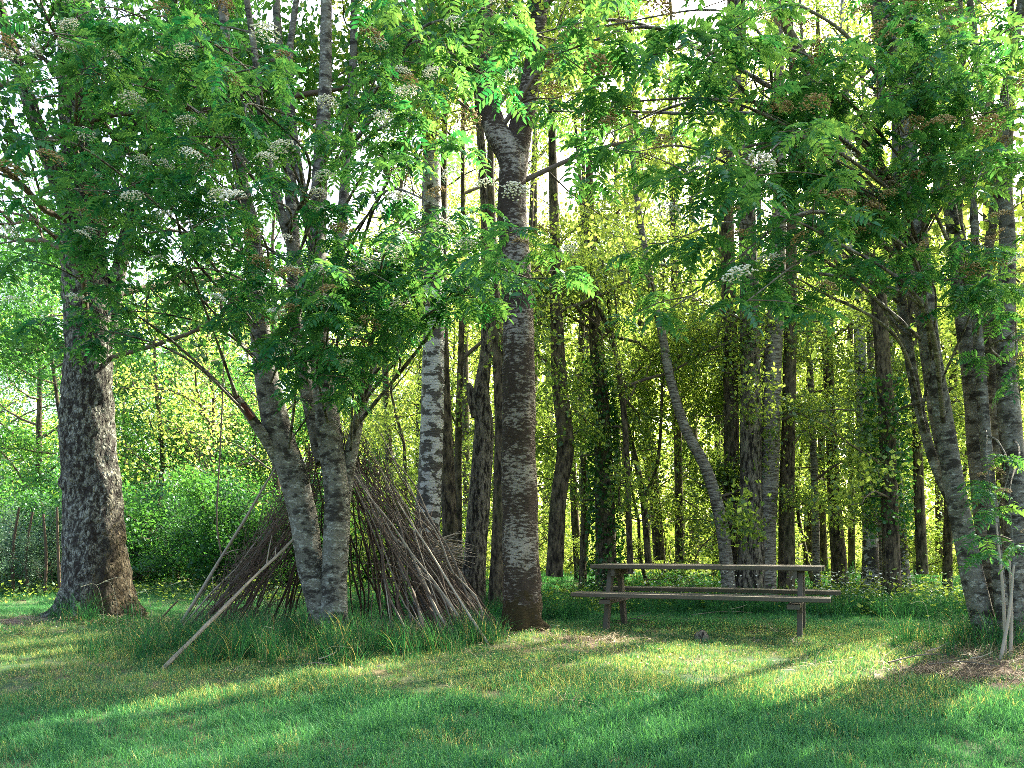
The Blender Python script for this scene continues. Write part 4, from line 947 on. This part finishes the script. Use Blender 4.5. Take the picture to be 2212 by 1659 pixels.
for k in range(34):                     # loose twigs woven across the walls
    phi = R(random.choice((random.uniform(-40, 40), random.uniform(140, 220), random.uniform(40, 140)))); z = random.uniform(.3, 1.7); rad = 1.65 * (1 - z / 2.5)
    c0 = Vector((math.cos(phi) * rad, math.sin(phi) * rad, z)); tn = Vector((-math.sin(phi), math.cos(phi), random.gauss(0, .6))).normalized() * random.uniform(.2, .6)
    stick(c0 - tn, c0 + tn, random.uniform(.004, .009), 'stick_brown', 0, .05)
stick(P(350, 1447, 6.75) - SB, P(636, 1160, 8.15) - SB, .022, 'stick_pale', .12, .01, label='long bleached pole leaning from the lower left onto the rowan')
stick(P(392, 1345, 9.7) - SB, P(596, 1012, 9.5) - SB, .024, 'stick_pale', .1, .008, label='straight pale pole on the left slope')
stick(P(440, 1345, 9.0) - SB, P(600, 1130, 9.2) - SB, .020, 'stick_grey', .1, .01)
stick(P(272, 1420, 8.2) - SB, P(350, 1335, 8.9) - SB, .017, 'stick_brown', .5, .01)
stick(P(1066, 1408, 8.0) - SB, P(860, 1080, 8.9) - SB, .014, 'stick_pale', .15, .01)
stick(P(990, 1330, 8.3) - SB, P(775, 1035, 8.9) - SB, .015, 'stick_pale', .1, .01)
# sunlit bundle of twig ends poking out on the right, and brown infill of fine twigs
A = Acc()
for k in range(46):
    b0 = P(940 + random.uniform(-10, 15), 1185 + random.uniform(-22, 30), 9.2) - SB; e = b0 + Vector((random.uniform(.18, .42), random.gauss(0, .12), random.gauss(.02, .07)))
    pp, r2 = resample([b0, b0.lerp(e, .5) + Vector((0, 0, .02)), e], [.006, .005, .002], .1); vv, qq, _ = tube(pp, r2, 4); A.add(vv, qq)
obj('twig_bundle', A.mesh('twig_bundle', M['stick_pale'], True), sh, kind='stuff', label='pale bundle of broken twig ends on the right slope')
A = Acc()
for k in range(1900):
    z = 2.2 * random.random() ** 1.25; phi = R(random.uniform(-35, 215) if random.random() < .6 else random.uniform(140, 215)); rad = 1.75 * (1 - z / 2.6) * random.uniform(.75, 1.0)
    b0 = Vector((math.cos(phi) * rad, math.sin(phi) * rad, z)); e = b0 + Vector((random.gauss(-math.cos(phi) * .12, .13), random.gauss(-math.sin(phi) * .12, .13), random.gauss(.1, .16)))
    v_, q_, _ = tube(np.array([b0, (b0 + e) / 2 + Vector((0, 0, .02)), e]), np.array([.004, .003, .0015]), 3); A.add(v_, q_)
obj('fine_twigs', A.mesh('fine_twigs', M['stick_brown'], True), sh, kind='stuff')
# hanging vine at the left of the shelter, sapling brush
vt = thing('vine', 'thin grey vine hanging in the opening left of the stick shelter', 'vine', P(478, 1180, 10.6))
p, r = resample([P(478, 1200, 10.6) - vt.location, P(468, 1120, 10.6) - vt.location, P(476, 960, 10.6) - vt.location, P(482, 800, 10.6) - vt.location, P(480, 640, 10.6) - vt.location], [.010, .011, .009, .008, .006], .12)
obj('stem', mesh('stem', *tube(p, r, 6)[:2], M['twig'], smooth=True), vt)

# ------------------------------------------------------------------ picnic table
def plank(name, parent, a, b, wdt, thk, up, m='plank', bev=.006, wob=.0):
    """board from a to b; wdt across, thk along `up`"""
    a, b = Vector(a), Vector(b); L = (b - a).length; x = (b - a).normalized(); up = Vector(up); y = up.cross(x).normalized(); z = x.cross(y)
    n = max(2, int(L / .22)); prof = [(-1, -1), (1, -1), (1, 1), (-1, 1)]; pr = []
    for (s1, s2) in prof:
        cx, cy = s1 * wdt / 2, s2 * thk / 2
        if s1 * s2 > 0: pr += [(cx - s1 * 0, cy - s2 * bev), (cx - s1 * bev, cy)]
        else: pr += [(cx - s1 * bev, cy), (cx, cy - s2 * bev)]
    vs = []; sag = random.uniform(-1, 1)
    for k in range(n + 1):
        u = k / n; o_ = math.sin(u * 3.14) * .006 * sag + random.gauss(0, wob)
        for (c1, c2) in pr: vs.append((L * (u - .5), c1 + random.gauss(0, wob * .6), c2 + o_))
    f = []
    for k in range(n):
        for j in range(8): f.append([k * 8 + j, k * 8 + (j + 1) % 8, (k + 1) * 8 + (j + 1) % 8, (k + 1) * 8 + j])
    f.append([7, 6, 5, 4, 3, 2, 1, 0]); f.append([n * 8 + j for j in range(8)])
    me = mesh(name, vs, f, M[m]); o = obj(name, me, parent)
    mt = Matrix((x, y, z)).transposed().to_4x4(); mt.translation = (a + b) / 2; o.matrix_local = mt
    return o
TA = R(-22); tx = Vector((math.cos(TA), math.sin(TA), 0)); ty = Vector((-math.sin(TA), math.cos(TA), 0))
c0 = Vector((.74, 9.30, 0)) + tx * 1.36 + ty * .62
tz = g1(c0.x, c0.y) - .01
pt = thing('picnic_table', 'weathered grey wooden picnic table with attached benches on the lawn', 'picnic table', (c0.x, c0.y, tz), TA)
for k in range(5):
    y = (k - 2) * .150
    plank('tabletop_plank', pt, (-1.26 + random.gauss(0, .006), y, .765), (1.30 + random.gauss(0, .008), y, .765), .143, .048, (0, 0, 1), wob=.0012)
for s_ in (-1, 1):
    for k in (0, 1):
        y = s_ * (.56 + .135 * k)
        plank('bench_plank', pt, (-1.38 + (.04 if s_ > 0 else 0), y, .455 + (.006 if s_ > 0 else 0)), (1.38 + (.10 if s_ > 0 else 0), y, .455 + (.006 if s_ > 0 else 0)), .132, .046, (0, 0, 1), wob=.0012)
for x in (-1.05, 1.07):
    sx_ = 1 if x > 0 else -1
    for s_ in (-1, 1):
        plank('leg', pt, (x, s_ * .46, -.06), (x, s_ * .20, .745), .12, .055, (1, 0, 0))
    plank('bench_beam', pt, (x - sx_ * .05, -.70, .375), (x - sx_ * .05, .70, .375), .05, .13, (1, 0, 0))
    plank('top_beam', pt, (x - sx_ * .05, -.34, .70), (x - sx_ * .05, .34, .70), .085, .045, (1, 0, 0))
    for s_ in (-1, 1):
        for z in (.40, .70):
            yy_ = s_ * (.46 - .26 * (z + .06) / .805)
            v, q, _ = tube(np.array([(x + sx_ * .022, yy_, z), (x + sx_ * .030, yy_, z), (x + sx_ * .032, yy_, z)]), np.array([.011, .011, .002]), 8)
            obj('bolt', mesh('bolt', v, q, M['bolt']), pt)

# small things on the lawn
def lump(name, label, cat, px, d, r, m, sq=.6):
    x = at(px, d); t = GX(px, d)
    ph = np.linspace(.05, math.pi - .05, 9); p = np.stack([0 * ph, 0 * ph, -np.cos(ph) * r * sq], 1); v, q, dr = tube(p, np.sin(ph) * r, 12)
    v = v * (1 + .4 * fbm(v / r * 1.3, 2, int(px)))[:, None]
    o = obj(name, mesh(name, v, q, M[m], smooth=True), None, (t.x, t.y, t.z + r * sq * .5)); o['label'] = label; o['category'] = cat
    return o
lump('stump', 'small dark weathered stump sticking out of the lawn in front of the table', 'stump', 1517, 8.4, .075, 'bark_fissured', 1.1)
lump('fallen_leaf_ball', 'small whitish fallen lump of bark at the right legs of the table', 'bark', 1712, 8.55, .03, 'stick_pale')
fx = GX(2180, 6.3)
for k, (lb_, px, d, L, az) in enumerate([('thin fallen stick lying in the grass left of the table', 1370, 10.2, .5, R(-40)), ('dead forked twig lying in the lawn before the rowan', 680, 6.75, .35, R(-8)), ('curved dry stick on the hay by the right-hand rowan', 1990, 6.9, .8, R(25)), ('short grey stick under the right-hand rowan', 2080, 6.6, .5, R(-30)), ('dark fallen stick at the foot of the trunk cluster', 1560, 11.2, .9, R(10))]):
    b0 = GX(px, d); t = thing('fallen_stick', lb_, 'stick', b0)
    dr = Vector((math.cos(az), math.sin(az), 0)) * L
    p, r = resample([-dr * .5 + Vector((0, 0, .03)), Vector((0, 0, .07)), dr * .5 + Vector((0, 0, .05))], [.007, .006, .003], .08)
    obj('stem', mesh('stem', *tube(p, r, 6)[:2], M['stick_grey'], smooth=True), t)
    e = dr * .35 + Vector((.06, .03, .16)); p, r = resample([dr * .1 + Vector((0, 0, .10)), dr * .25 + Vector((.01, 0, .12)), e], [.006, .004, .002], .06)
    obj('side_twig', mesh('side_twig', *tube(p, r, 5)[:2], M['stick_pale'], smooth=True), t)
print('objects', len(bpy.data.objects), 'tris', sum(len(m.polygons) * 2 for m in bpy.data.meshes))
